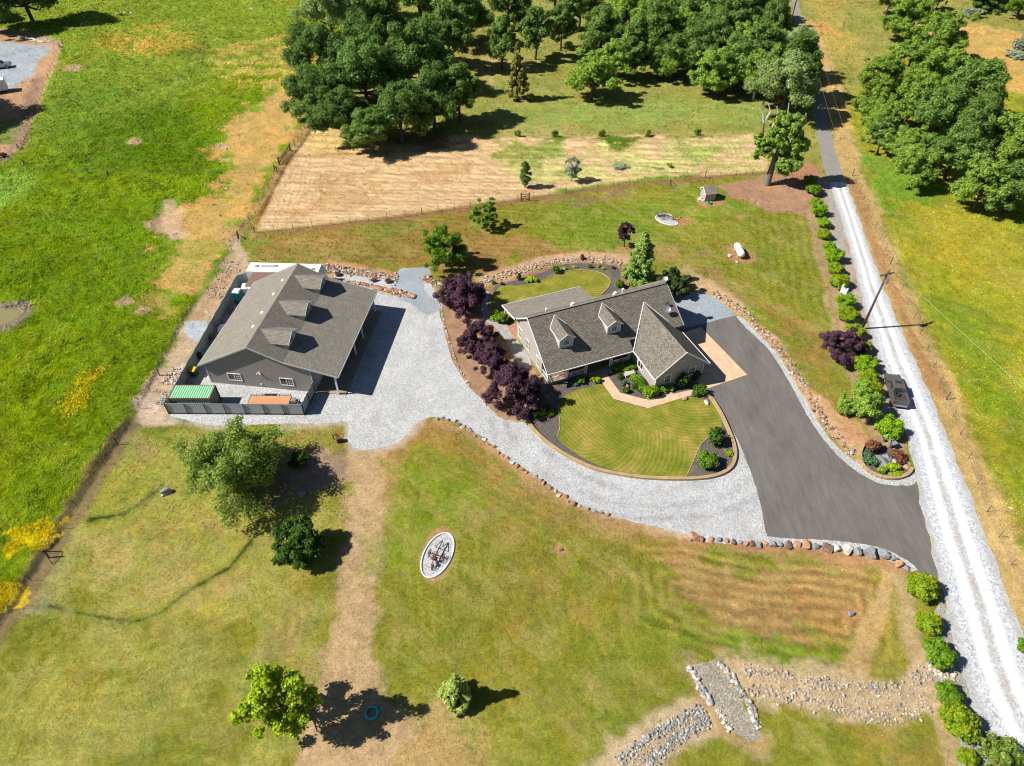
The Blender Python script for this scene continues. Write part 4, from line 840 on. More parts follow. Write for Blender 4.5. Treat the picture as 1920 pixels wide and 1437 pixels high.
# flatbed trailer
c = (wsp(6.85,-2.5)+wsp(12.26,-1.78)+wsp(12.69,-3.53)+wsp(7.22,-4.25))/4
TR = empty('flatbed_trailer', c, R(-.2), 'flatbed utility trailer with orange stained plank deck inside the fence', 'trailer')
b = MB()
for k in range(9): b.box(-2.7,-.93+k*.207,.66,2.7,-.93+k*.207+.19,.72)
b.build('deck', 'deck', TR)
b = MB(); b.box(-2.75,.94,.58,2.75,1.0,.72); b.box(-2.75,-1.0,.58,2.75,-.94,.72); b.box(-2.76,-1,.58,-2.71,1,.73); b.box(2.71,-1,.58,2.76,1,.73)
b.beam((-2.7,.97,1.0),(2.7,.97,1.0),.05)
for k in range(8): b.beam((-2.65+k*.757,.97,.7),(-2.65+k*.757,.97,1.0),.05)
b.beam((2.7,.7,.6),(4.1,0,.55),.08); b.beam((2.7,-.7,.6),(4.1,0,.55),.08); b.beam((4.05,0,.5),(4.05,0,.95),.07); b.build('frame', 'dark', TR)
for x in (-.55, .35):
    for y in (1.12, -1.12): MB().tube([(x,y-.1,.36),(x,y+.1,.36)], .36, 16).build('wheel', 'tyre', TR)
for y in (1.14, -1.14): MB().box(-.95,y-.13,.76,.75,y+.13,.8).build('fender', 'dark', TR)
MB().box(2.95,-.35,.6,3.55,.35,1.05).build('tool_box', 'steel', TR)
# wheelie bin
BN = empty('wheelie_bin', wsp(-2.9,1.0), R(-10), 'green wheelie bin with yellow lid against the west fence', 'bin')
MB().add([(-.3,-.3,.08),(.3,-.3,.08),(.3,.3,.08),(-.3,.3,.08),(-.38,-.4,1.15),(.38,-.4,1.15),(.38,.4,1.15),(-.38,.4,1.15)], [(0,3,2,1),(4,5,6,7),(0,1,5,4),(1,2,6,5),(2,3,7,6),(3,0,4,7)]).build('body', 'binGreen', BN)
MB().slab([(-.46,-.5,1.24),(.46,-.5,1.24),(.46,.48,1.32),(-.46,.48,1.32)], .07).build('lid', 'yellow', BN)
for x in (-.3,.3): MB().tube([(x-.04,.38,.13),(x+.04,.38,.13)], .13, 12).build('wheel', 'tyre', BN)
# portable toilet
PT = empty('portable_toilet', wsp(-3.55,17.9), R(-7.5), 'teal portable toilet with white roof beside the west fence', 'portable toilet')
MB().box(-.55,-.55,.05,.55,.55,2.15).build('body', 'teal', PT, bevel=.03); MB().add([(-.6,-.6,2.15),(.6,-.6,2.15),(.6,.6,2.15),(-.6,.6,2.15),(-.5,-.5,2.36),(.5,-.5,2.36),(.5,.5,2.36),(-.5,.5,2.36)], [(0,3,2,1),(4,5,6,7),(0,1,5,4),(1,2,6,5),(2,3,7,6),(3,0,4,7)]).build('roof', 'white', PT)
MB().box(-.4,-.58,.15,.4,-.55,2.0).build('door', plain('dark_teal', (.008,.1,.1,1), .4), PT); MB().tube([(-.45,.4,2.3),(-.45,.4,2.55)], .05, 8).build('vent_pipe', 'dark', PT)
# camper behind the workshop
CP = empty('camper_trailer', wsp(2.3,23.7), R(-7.5+5), 'white camper trailer with roof vents parked behind the workshop', 'camper')
b = MB(); b.prism([(-6.0,.55),(-6.0,3.05),(5.6,3.05),(6.1,2.2),(6.0,.55)], 'y', -1.25, 1.25); b.build('body', 'white', CP)
for x, y in ((-4.6,.2),(-1.6,.4),(2.2,.3),(4.6,-.2)): MB().box(x-.25,y-.2,3.05,x+.25,y+.2,3.18).build('roof_vent', 'steel', CP)
b = MB()
for k in range(7): b.box(-3.9+k*.3,.1,3.051,-3.7+k*.3,.55,3.07)
b.build('solar_panel', 'steel', CP)
for x in (-.7,.4):
    for y in (-1.1,1.1): MB().tube([(x,y-.12,.36),(x,y+.12,.36)], .36, 14).build('wheel', 'tyre', CP)
for x in (-4,-1.5,2,4): MB().box(x-.4,-1.27,1.5,x+.4,-1.25,2.1).build('window', 'glass', CP)
# carport between
CA = empty('carport', wsp(.6,20.5), R(-7.5), 'low carport with flat brown metal roof between workshop and camper', 'carport')
MB().slab([(-3.0,-1.9,2.75),(3.4,-1.9,2.75),(3.4,1.95,2.85),(-3.0,1.95,2.85)], .12).build('roof', 'brownroof', CA)
for x in (-2.85,3.2):
    for y in (-1.7,1.75): MB().box(x-.06,y-.06,0,x+.06,y+.06,2.68).build('post', 'white', CA)
# clutter by the west fence
def scrap(loc, rz, label, fn, mat='rust', name='scrap_implement', cat='implement', group=None):
    b = MB(); fn(b); return tag(b.build(name, mat, None, loc, rz), label, cat, group)
scrap(wsp(-3.4,5.6), 0, 'old silver dish shaped tub lying by the west fence near workshop corner', lambda b: (b.tube([(0,0,.25),(0,0,.45)], [.45,.62], 18), b.tube([(0,0,0),(0,0,.25)], [.4,.45], 14)), 'steel', 'metal_tub', 'tub')
dd = dish(0,0,.9,.75,(.3,-.6,.8)); tag(dd.build('satellite_dish', 'steel', None, wsp(-2.7,10.2)), 'large grey satellite dish standing on the ground between fence and workshop', 'satellite dish')
BQ = empty('barbecue', wsp(-3.5,4.4), R(-10), 'dark covered barbecue grill beside the silver tub at the west fence', 'barbecue')
MB().box(-.55,-.35,.3,.55,.35,.85).build('cart', 'dark', BQ); MB().tube([(-.5,0,.9),(.5,0,.9)], .36, 14).build('lid', plain('charcoal_cover', (.07,.068,.06,1), .7), BQ)
def rusty(b):
    for k in range(5): b.beam((-.6+k*.25,-.8,.1),(-.5+k*.25,.7,1.1),.07)
    b.beam((-.8,0,.6),(.8,0,.6),.1); b.ring((-.7,.1,.5),.45,.04,18,6,'x'); b.ring((.7,.1,.5),.45,.04,18,6,'x')
scrap(wsp(-3.3,8.4), .2, 'rusty brown farm implement leaning on the fence below the ground dish', rusty)
scrap(wsp(-3.7,11.3), .9, 'dark spiky implement propped on the fence above the ground dish', lambda b: [b.beam((k*.3-.6,0,0),(k*.3-.8,.3,1.5),.05) for k in range(5)] + [b.beam((-.8,.1,.8),(.8,.1,.8),.06)], 'dark')
scrap(wsp(-3.6,15.2), .9, 'rusty two wheeled frame on the ground below the teal toilet', lambda b: (b.ring((-.5,0,.4),.38,.04,16,6,'x'), b.ring((.5,0,.4),.38,.04,16,6,'x'), b.beam((-.6,0,.4),(.6,0,.4),.06), b.beam((0,0,.4),(.1,1.3,.6),.06)))
scrap(wsp(-3.0,20.2), .1, 'white pickup canopy shell parked under the end of the brown carport', lambda b: b.box(-.9,-.8,.7,.9,.8,1.5), 'white', 'canopy_shell', 'canopy')
# ---------------------------------------------------------- pump house, propane tank
c = P(1321,378); PH = empty('pump_house', c, R(12), 'tiny pale pump house with grey shingle roof on the back lawn', 'shed')
MB().prism([(0,0),(0,1.55),(1.2,2.25),(2.2,1.55),(2.2,0)], 'x', 0, 2.1).build('wall', 'housewall', PH)
b = MB(); b.slab([(-.18,-.25,1.5),(2.3,-.25,1.5),(2.3,1.2,2.42),(-.18,1.2,2.42)], .09); b.slab([(-.18,1.2,2.42),(2.3,1.2,2.42),(2.3,2.4,1.5),(-.18,2.4,1.5)], .09); b.build('roof', 'shop_roof', PH)
edge([(-.2,-.25,1.5),(-.2,1.2,2.42),(-.2,2.4,1.5)], .05, .14, -.03).build('rake_board', 'white', PH)
tag(MB().ring((0,0,.12),.42,.09,18).ring((0,0,.26),.36,.08,18).build('garden_hose', plain('green_hose', (.05,.3,.16,1), .5), None, c+Vector((.7,-.9,0))), 'coiled green garden hose lying in front of the tiny pump house', 'hose')
tag(MB().box(-.5,-.2,0,.0,.3,.35).box(.1,-.4,0,.5,0,.25).box(-.2,.5,0,.3,.8,.3).build('pump_fittings', 'white', None, c+Vector((-.7,.3,0))), 'white pipe fittings and blocks left of the tiny pump house', 'pipe fittings')
a = P(1379,463,.6); d = P(1390,484,.6); ax = (d-a); L = 3.1; ang = math.atan2(ax.y, ax.x)
PR = empty('propane_tank', (*P(1384.5,477)[:2], 0), ang, 'white propane tank lying on a brown soil patch in the back lawn', 'propane tank')
MB().tube([(-1.75,0,.85),(-1.68,0,.85),(-1.5,0,.85),(-1.2,0,.85),(1.2,0,.85),(1.5,0,.85),(1.68,0,.85),(1.75,0,.85)], [.12,.35,.52,.6,.6,.52,.35,.12], 24).build('tank', 'white', PR, smooth=True)
for x in (-.9,.9): MB().box(x-.12,-.45,0,x+.12,.45,.4).build('leg', 'concrete', PR)
MB().tube([(0,0,1.4),(0,0,1.62)], [.22,.2], 14).build('valve_cover', 'white', PR)
# ---------------------------------------------------------- pickup trucks
def pickup(loc, rz, label, paint, gear=True, group=None):
    t = empty('pickup_truck', loc, rz, label, 'pickup truck', group)       # front towards +x
    b = MB(); W2 = .98
    def sec(pr, x0, x1, y0, y1): pass
    b.prism([(-2.95,.55),(-2.95,1.12),(-1.02,1.14),(-1.0,1.14),(1.15,1.16),(2.6,1.08),(2.88,.92),(2.92,.5),(2.4,.42),(-2.6,.42)], 'y', -W2, W2)
    body = b.build('body', paint, t, bevel=.05, smooth=False)
    c_ = MB(); n = [(-1.0,.9,1.12,1.0),(1.35,.9,1.14,1.0)]
    vs = [(-1.05,-.93,1.13),(1.4,-.93,1.13),(1.4,.93,1.13),(-1.05,.93,1.13),(-.85,-.74,1.86),(.65,-.74,1.86),(.65,.74,1.86),(-.85,.74,1.86)]
    c_.add(vs, [(0,3,2,1),(4,5,6,7),(0,1,5,4),(1,2,6,5),(2,3,7,6),(3,0,4,7)]); c_.build('cab', paint, t, bevel=.06)
    g = MB()
    def quad(p, q, r, s_, off):
        nrm = (Vector(q)-Vector(p)).cross(Vector(s_)-Vector(p)).normalized()*off; g.add([Vector(x)+nrm for x in (p,q,r,s_)], [(0,1,2,3)]) 
    def lerp(a_, b_, t_): return Vector(a_)*(1-t_)+Vector(b_)*t_
    quad(lerp(vs[1],vs[5],.15)+Vector((0,.08,0)), lerp(vs[2],vs[6],.15)-Vector((0,.08,0)), lerp(vs[2],vs[6],.88)-Vector((0,.06,0)), lerp(vs[1],vs[5],.88)+Vector((0,.06,0)), .012)
    g.build('windshield', 'glass', t)
    for s in (-1, 1):
        for x0, x1, y0, y1 in ((-.75,.05,-.68,.0),(.17,1.0,.12,.56)):
            g = MB(); yb_, yt = .93*s, .74*s
            pts = [(x0,yb_-(yb_-yt)*.18,1.26),(x1,yb_-(yb_-yt)*.18,1.26),(y1,yb_-(yb_-yt)*.85,1.75),(y0,yb_-(yb_-yt)*.85,1.75)]
            g.slab([(p[0],p[1]+.02*s,p[2]) for p in pts], .0); g.v = g.v[:4]; g.f = [(0,1,2,3)]; g.build('side_window', 'glass', t)
    g = MB().add([(-1.04,-.62,1.3),(-1.04,.62,1.3),(-.9,.6,1.78),(-.9,-.6,1.78)], [(0,1,2,3)]); g.build('rear_window', 'glass', t)
    MB().box(-.02,-.45,1.862,.5,.45,1.872).build('sunroof', 'glass', t)
    MB().box(-.9,-.18,1.83,-.84,.18,1.88).build('brake_light', 'red', t)
    # open bed: floor below the rails, built as an inset box
    MB().box(-2.82,-.8,1.125,-1.12,.8,1.145).build('bed_floor', plain('bed_liner_'+paint, (.05,.05,.05,1) if gear else (.2,.2,.2,1), .8), t)
    MB().box(-2.95,.82,1.12,-1.05,.98,1.36).build('bed_rail', paint, t); MB().box(-2.95,-.98,1.12,-1.05,-.82,1.36).build('bed_rail', paint, t)
    MB().box(-2.98,-.98,.6,-2.88,.98,1.37).build('tailgate', paint, t)
    for s in (-1, 1):
        MB().box(-3.0,s*.98-.13*(s>0)-.0,.8,-2.9,s*.98+.13*(s<0),1.3).build('tail_light', 'red', t)
        MB().box(2.82,s*.9-.2*(s>0),.78,2.93,s*.9+.2*(s<0),.98).build('headlight', 'glass', t)
        MB().box(.85,s*1.0,1.2,1.02,s*1.22,1.4).build('side_mirror', paint, t)
        for x in (-1.85, 1.85):
            o = MB().tube([(x,s*.98-.26*s,.4),(x,s*1.0,.4)], .4, 20).build('wheel', 'tyre', t); MB().tube([(x,s*1.0,.4),(x,s*1.012,.4)], .22, 14).build('rim', 'steel', o)
    MB().box(-3.14,-.85,.5,-2.98,.85,.66).build('bumper', 'steel', t); MB().box(1.0,-.6,1.17,1.3,.6,1.19).build('wiper_cowl', 'dark', t)
    if gear:
        sp = MB().ring((-1.55,.3,1.28),.3,.11,22,8); o = sp.build('spare_tyre', 'tyre', None); o.parent = None; o.location = Matrix.Rotation(rz,4,'Z') @ Vector((0,0,0)) + Vector(loc); o.rotation_euler = (0,0,rz)
        tag(o, 'loose black tyre lying in the bed of the bronze pickup', 'tyre')
    return t
pf, pr = P(1664.5,700,.9), P(1681,757,.9); mid_ = (pf+pr)/2; 
pickup((mid_.x+.55, mid_.y-.1, .014), math.atan2(pf.y-pr.y, pf.x-pr.x), 'bronze grey crew cab pickup parked on the gravel road by the hedge', 'truck')
pickup((*P(0,128)[:2], .01), R(22), 'silver pickup parked on the gravel yard in the far top left', 'silver', False)
# ---------------------------------------------------------- utility poles and wires
def upole(loc, h, label, cross=True, rz=R(20)):
    t = empty('utility_pole', loc, rz, label, 'utility pole', 'utility poles along the road')
    MB().tube([(0,0,0),(0,0,h)], [.19,.13], 12).build('pole', 'polewood', t, smooth=True)
    MB().box(-1.25,-.06,h-.7,1.25,.06,h-.56).build('crossarm', 'polewood', t)
    for x in (-1.15,-.5,.5,1.15): MB().tube([(x,0,h-.56),(x,0,h-.32)], [.05,.08], 8).build('insulator', 'steel', t)
    MB().tube([(0,0,h),(0,0,h+.22)], [.05,.07], 8).build('insulator', 'steel', t)
    if cross: MB().tube([(.05,-.36,h-2.0),(.05,-.36,h-1.1)], .24, 14).build('transformer', 'steel', t, smooth=False)
    return t
U1 = P(1616,617); U2 = P(1480,52); h1 = 10.6
upole(U1, h1, 'tall wooden utility pole with crossarm and transformer beside the gravel road'); upole(U2, 10.5, 'distant wooden utility pole at the far end of the asphalt lane', False)
def cable(a, b_, sag, label, r=.018, mat='wire'):
    mb = MB(); a = Vector(a); b_ = Vector(b_); n = 24
    mb.tube([a.lerp(b_, i/n)+Vector((0,0,-sag*4*(i/n)*(1-i/n))) for i in range(n+1)], r, 4)
    tag(mb.build('power_line', mat), label, 'power line', 'overhead power lines')
ca, sa = math.cos(R(20)), math.sin(R(20))
aT = lambda U, x, h: (U.x+x*ca, U.y+x*sa, h-.3)
U0 = Vector((80.0, -14.0, 0))
for x, lb in ((-1.15,'left wire'),(1.15,'right wire')):
    cable(aT(U1,x,h1), aT(U2,x,10.5), 1.3, 'overhead %s running from tall pole up the asphalt lane' % lb)
cable(aT(U1,-1.15,h1), (U0.x-1.1,U0.y,10), 1.2, 'overhead left wire running over the road toward the lower right', .022, 'dark')
cable(aT(U1,1.15,h1), (U0.x+1.1,U0.y,10), 1.2, 'overhead right wire running over the road toward the lower right', .018)
# ---------------------------------------------------------- wire fences
def wire_fence(pts_px, label, step=3.0, h=1.25, post='dark', r=.03, brace=()):
    pts = [P(*p) for p in pts_px]; o = pts[0]; t = empty('wire_fence', (o.x, o.y, 0), 0, label, 'fence', 'wire fences round the paddocks')
    path = []
    for a, c_ in zip(pts, pts[1:]):
        n = max(1, round((c_-a).length/step)); path += [a.lerp(c_, k/n) for k in range(n)]
    path.append(pts[-1]); path = [p-o for p in path][:100]
    for i, p in enumerate(path):
        big = i % 9 == 0
        MB().tube([(p.x,p.y,-.1),(p.x,p.y,h*(1.15 if big else 1))], r*2.2 if big else r, 6).build('post', 'postwood' if big else post, t)
    b = MB()
    for z in (.25,.55,.85,1.12):
        for a, c_ in zip(path, path[1:]): b.beam((a.x,a.y,z),(c_.x,c_.y,z),.012)
    b.build('wire', 'wire', t); return t
wire_fence([(478,437),(760,407),(1000,372),(1150,349),(1350,331),(1440,326)], 'long wire fence between the hay meadow and the back lawn', 3.2)
wire_fence([(448,446),(478,400),(520,326)], 'wire fence up the left side of the hay meadow below the wooden gate', 3.0)
wire_fence([(553,275),(595,205)], 'wire fence up the left side of the hay meadow above the wooden gate', 3.0)
wire_fence([(520,324),(400,327),(205,330),(55,318)], 'wire fence crossing the tall grass pasture to the left', 4.0)
wire_fence([(-60,1262),(60,1090),(118,992),(170,910),(245,800),(300,705)], 'wire fence between the lower lawn and the tall grass pasture', 3.0)
wire_fence([(300,705),(345,610),(392,548),(448,446)], 'wire fence along the rubbly strip west of the workshop', 4.0)
wire_fence([(118,84),(85,165),(62,225),(40,285)], 'wire fence on the soil bank of the far left yard', 3.0)
wire_fence([(1598,330),(1640,430),(1690,545),(1750,690),(1800,815),(1850,960),(1895,1060),(1950,1200)], 'wire fence along the right verge of the gravel road', 3.5)
def brace(px, label, rz=0):
    o = P(*px); b = MB(); b.beam((0,0,-.1),(0,0,1.5),.13); b.beam((0,0,1.2),(1.3,0,.1),.08); b.beam((0,0,1.2),(0.2,-1.2,.1),.07)
    tag(b.build('fence_brace', 'postwood', None, (o.x,o.y,0), rz), label, 'fence brace', 'wooden corner braces of the wire fences')
brace((205,333), 'wooden fence brace standing alone in the tall grass pasture'); brace((448,449), 'wooden corner brace at the bottom left corner of the hay meadow'); brace((92,1046), 'wooden brace at lower left by the yellow flowers', .6)
brace((37,283), 'wooden corner brace below the far left yard', 2.5); brace((48,312), 'wooden brace right of the red shrub at the left edge', 0); brace((516,322), 'wooden post brace below the meadow gate', 1.2); brace((1256,349), 'small green metal brace on the fence above the back lawn', 0); 
def gate(a_px, b_px, label, bars=5, h=1.25, mat='postwood'):
    a = P(*a_px); c_ = P(*b_px); t = empty('farm_gate', (a.x,a.y,0), math.atan2(c_.y-a.y, c_.x-a.x), label, 'gate', 'farm gates'); L_ = (c_-a).length
    for x in (0, L_): MB().box(x-.1,-.1,0,x+.1,.1,h+.35).build('post', mat, t)
    b = MB()
    for k in range(bars): b.box(.1,-.03,.25+k*(h-.25)/(bars-1)-.04,L_-.1,.03,.25+k*(h-.25)/(bars-1)+.04)
    b.beam((.1,.04,.25),(L_-.1,.04,h),.06); b.build('gate_panel', mat, t)
gate((524,309),(545,283), 'dark wooden farm gate on the left side of the hay meadow'); gate((977,378),(992,377), 'small wooden gate panel in the fence behind the back lawn', 4, 1.4, plain('weathered_boards', K(120,112,104), .9, var=.2))
gate((90,77),(113,92), 'pale metal gate at the corner of the far left yard', 5, 1.3, 'steel'); gate((1576,549),(1584,556), 'small white gate between the hedge shrubs beside the road', 6, 1.2, 'white')
# ---------------------------------------------------------- neighbour's yard
c = P(2,172); VT = empty('box_trailer', c, R(28), 'white enclosed box trailer parked at the far left edge yard', 'trailer')
MB().box(-4.6,-1.2,.5,1.8,1.2,2.9).build('body', 'white', VT, bevel=.04)
for s in (-1.1,1.1):
    for x in (-2,-1): MB().tube([(x,s-.12,.36),(x,s+.12,.36)], .36, 14).build('wheel', 'tyre', VT)
PIPES = []
for k in range(12):
    q = P(52+k*3.6+rnd.uniform(-2,2), 76+k*.45+rnd.uniform(-2.5,2.5)); a = rnd.uniform(-.5,.25); b = MB(); L_ = rnd.uniform(1.2,3.4); z = .08+.1*rnd.random()+.12*(k%3)
    b.tube([(-L_/2,0,z),(L_/2,0,z+.03)], .09, 6); tag(b.build('white_pipe', 'white', None, (q.x,q.y,0), a), 'white pipe in the heap above the far left gravel yard', 'pipe', 'white pipes heaped by the far left yard')
b = MB(); b.beam((-3,0,.3),(3,0,.3),.3,.15); tag(b.build('long_beam', 'white', None, (*P(48,72)[:2],0), -.35), 'long white beam behind the heap of white pipes', 'beam')
TM = empty('tractor', (*P(2,297)[:2],0), .3, 'small red tractor at the left edge below the neighbouring yard', 'tractor')
MB().box(-1.0,-.35,.6,.9,.35,1.15).build('hood', plain('faded_red', K(170,90,80), .6), TM); MB().box(-.9,-.3,1.15,-.4,.3,1.5).build('seat', 'dark', TM)
for x, r_ in ((-.7,.6),(.8,.35)):
    for s in (-.6,.6): MB().tube([(x,s-.14,r_),(x,s+.14,r_)], r_, 16).build('wheel', 'tyre', TM)
# ---------------------------------------------------------- antique implements and small yard things
def plough(px, rz, sc, label, name='antique_plough'):
    c_ = P(*px); t = empty(name, (c_.x,c_.y,.02), rz, label, 'plough'); t.scale = (sc,)*3
    b = MB(); b.beam((-1.9,0,.55),(2.1,.1,.7),.1); b.beam((-.6,.1,.6),(2.1,.1,.7),.08); b.beam((2.1,.1,.7),(.9,-.7,.5),.07); b.beam((2.1,.1,.7),(.9,.7,.5),.07); b.beam((.9,-.7,.5),(.9,.7,.5),.07)
    b.beam((-.2,-.9,.6),(-.2,.9,.6),.09); b.beam((-1.0,-.7,.6),(-1.0,.5,.6),.09); b.beam((-.2,.5,.6),(-.5,1.0,1.2),.06); b.beam((-.2,-.3,.6),(-.9,-.2,1.5),.05); b.build('frame', 'rust', t)
    for x, y, r_ in ((-.2,1.0,.5),(-.2,-1.0,.5),(-1.9,-.2,.38)):
        o = MB().ring((x,y,r_),r_,.05,22,6,'y').build('wheel', 'rust', t); bb = MB()
        for k in range(4): a = math.pi*k/4; bb.beam((x-r_*math.cos(a),y,r_-r_*math.sin(a)),(x+r_*math.cos(a),y,r_+r_*math.sin(a)),.035)
        bb.build('spokes', 'rust', o)
    for x, y in ((-.5,.35),(-.9,-.1),(-1.3,-.45)):
        MB().add([(x,y,.6),(x+.1,y,.6),(x-.15,y-.3,.05),(x+.25,y-.05,.05),(x-.35,y-.25,.35)], [(0,1,3,2),(0,2,4),(1,3,4)]).build('share', 'rust', t)
    MB().tube([(-1.0,.1,.9),(-1.0,.1,.94)], .2, 10).build('seat', 'rust', t)
plough((820,1043), R(70), .82, 'rusty antique plough on the oval of white gravel in the lower lawn')
plough((1247,409), R(-35), .8, 'rusty hay rake on white gravel in the kidney shaped bed', 'antique_rake')
scrap(P(636,828), .4, 'small rusty stove like ornament beside the gravel drive end', lambda b: (b.box(-.3,-.3,.1,.3,.3,.75), b.ring((-.6,.9,.45),.42,.04,18,6,'x'), b.ring((-.1,1.0,.45),.42,.04,18,6,'x'), b.beam((-.6,.9,.45),(0,1,.45),.07), b.beam((0,.3,.5),(-.3,.9,.5),.06)), 'rust', 'iron_ornament', 'ornament')
tag(MB().ring((0,0,.1),.56,.1,30,8).ring((0,0,.22),.52,.08,30,8).ring((.5,.35,.06),.25,.06,16,6).build('garden_hose', 'turq', None, P(697,1338)), 'coiled turquoise hose on the ground in the shade of the round tree', 'hose')
for px, lb in (((634,517),'left brown tub in the narrow gravel bed behind the workshop'),((728,530),'right brown tub in the narrow gravel bed behind the workshop')):
    t = empty('half_barrel', P(*px), 0, lb, 'planter', 'brown barrel planters'); MB().tube([(0,0,0),(0,0,.5)], [.38,.45], 16).build('barrel', plain('barrel_wood', (.12,.06,.04,1), .8, var=.3), t); MB().tube([(0,0,.5),(0,0,.52)], [.38,.36], 14).build('soil', 'dark', t)
scrap(P(701,528), .5, 'low brown wheelbarrow ornament between the two barrel planters', lambda b: (b.box(-.45,-.25,.3,.35,.25,.5), b.ring((.6,0,.2),.18,.04,12,5,'y'), b.beam((-.9,-.2,.45),(-.3,-.2,.4),.05), b.beam((-.9,.2,.45),(-.3,.2,.4),.05)), 'rust', 'wheelbarrow', 'wheelbarrow')
SB = empty('mailbox_stand', P(1665,833), R(-70), 'grey slab topped mailbox stand between rockery bed and round shrub', 'mailbox')
MB().box(-.9,-.4,.75,.9,.4,.95).build('top', plain('grey_board', K(150,146,146), .8, var=.1), SB); MB().box(-.7,-.25,0,-.4,.25,.75).box(.4,-.25,0,.7,.25,.75).build('stand', 'postwood', SB); MB().beam((.3,-.2,.95),(.9,-1.1,1.3),.06).build('arm', 'postwood', SB)
for (px, lb) in (((974,628),'white metal patio chair beside the left house wall'),((981,640),'white metal patio chair nearer the plum trees')):
    t = empty('patio_chair', P(*px), rnd.uniform(0,6), lb, 'chair', 'patio chairs'); MB().box(-.25,-.25,.42,.25,.25,.46).build('seat', 'white', t); MB().box(-.25,.2,.46,.25,.25,.95).build('backrest', 'white', t)
    for x in (-.22,.22):
        for y in (-.22,.22): MB().box(x-.02,y-.02,0,x+.02,y+.02,.42).build('leg', 'white', t)
t = empty('patio_table', P(977,633), 0, 'small round white patio table between the two chairs', 'table'); MB().tube([(0,0,.7),(0,0,.74)], .5, 20).build('top', 'white', t); MB().tube([(0,0,0),(0,0,.7)], .04, 8).build('leg', 'white', t)
# ============================================================ TREES AND SHRUBS
LM = dict(
    oak=leafmat('oak_leaves', K(46,68,24), K(106,130,58), .4, gain=2.7), oakd=leafmat('dark_oak_leaves', K(36,56,20), K(86,110,48), .4, gain=3.1), oakp=leafmat('pale_oak_leaves', K(76,96,44), K(140,154,98), .4, gain=2.6),
    oaky=leafmat('bright_oak_leaves', K(64,90,26), K(130,152,60), .4, gain=2.5), willow=leafmat('willow_leaves', K(70,92,28), K(142,162,70), .35, gain=1.75), lime=leafmat('lime_leaves', K(92,124,12), K(172,190,26), .32, gain=1.65),
    green=leafmat('fresh_leaves', K(56,92,14), K(116,150,34), .3, gain=1.7), deep=leafmat('deep_green_leaves', K(26,54,8), K(70,98,22), .2, gain=1.7), plum=leafmat('plum_leaves', K(50,26,40), K(108,72,92), .2, gain=1.35),
    hedge=leafmat('hedge_leaves', K(62,104,8), K(138,168,26), .25, gain=1.85), hedgey=leafmat('hedge_leaves_yellow', K(70,106,8), K(146,166,26), .25, K(176,172,28), gain=1.7), cedar=leafmat('cedar_needles', K(70,104,44), K(140,160,76), .3, gain=2.1),
    paleg=leafmat('pale_green_needles', K(112,130,52), K(170,182,96), .3, gain=1.7),
    pine=leafmat('pine_needles', K(96,104,40), K(160,152,72), .2), juniper=leafmat('juniper_needles', K(34,52,22), K(84,100,46), .15), silver=leafmat('silver_leaves', K(110,124,96), K(170,178,150), .2),
    redbush=leafmat('red_leaves', K(84,48,38), K(134,86,56), .2), blue=leafmat('blue_green_leaves', K(54,88,58), K(94,128,88), .2), grass=leafmat('grass_blades', K(80,110,20), K(140,160,50), .3))
def leafmesh(name, pos, nrm, size, mat, rg, elong=1.0, fold=.25):
    n = len(pos); r = rg.normal(size=(n,3)); t = np.cross(nrm, r); t /= np.linalg.norm(t, axis=1)[:,None]+1e-9; b = np.cross(nrm, t)
    s = (size*rg.uniform(.6,1.35,n))[:,None]; ti = t*s*elong; bi = b*s*.72; f = nrm*s*fold
    v = np.stack([pos-ti, pos-bi*rg.uniform(.7,1.2,(n,1))+f, pos+ti*rg.uniform(.8,1.2,(n,1)), pos+bi+f*.6], 1).reshape(-1,3)
    me = bpy.data.meshes.new(name); me.vertices.add(4*n); me.vertices.foreach_set('co', v.astype(np.float32).ravel())
    me.loops.add(4*n); me.loops.foreach_set('vertex_index', np.arange(4*n, dtype=np.int32)); me.polygons.add(n); me.polygons.foreach_set('loop_start', np.arange(0,4*n,4,dtype=np.int32)); me.update(calc_edges=True)
    me.materials.append(mat); return me
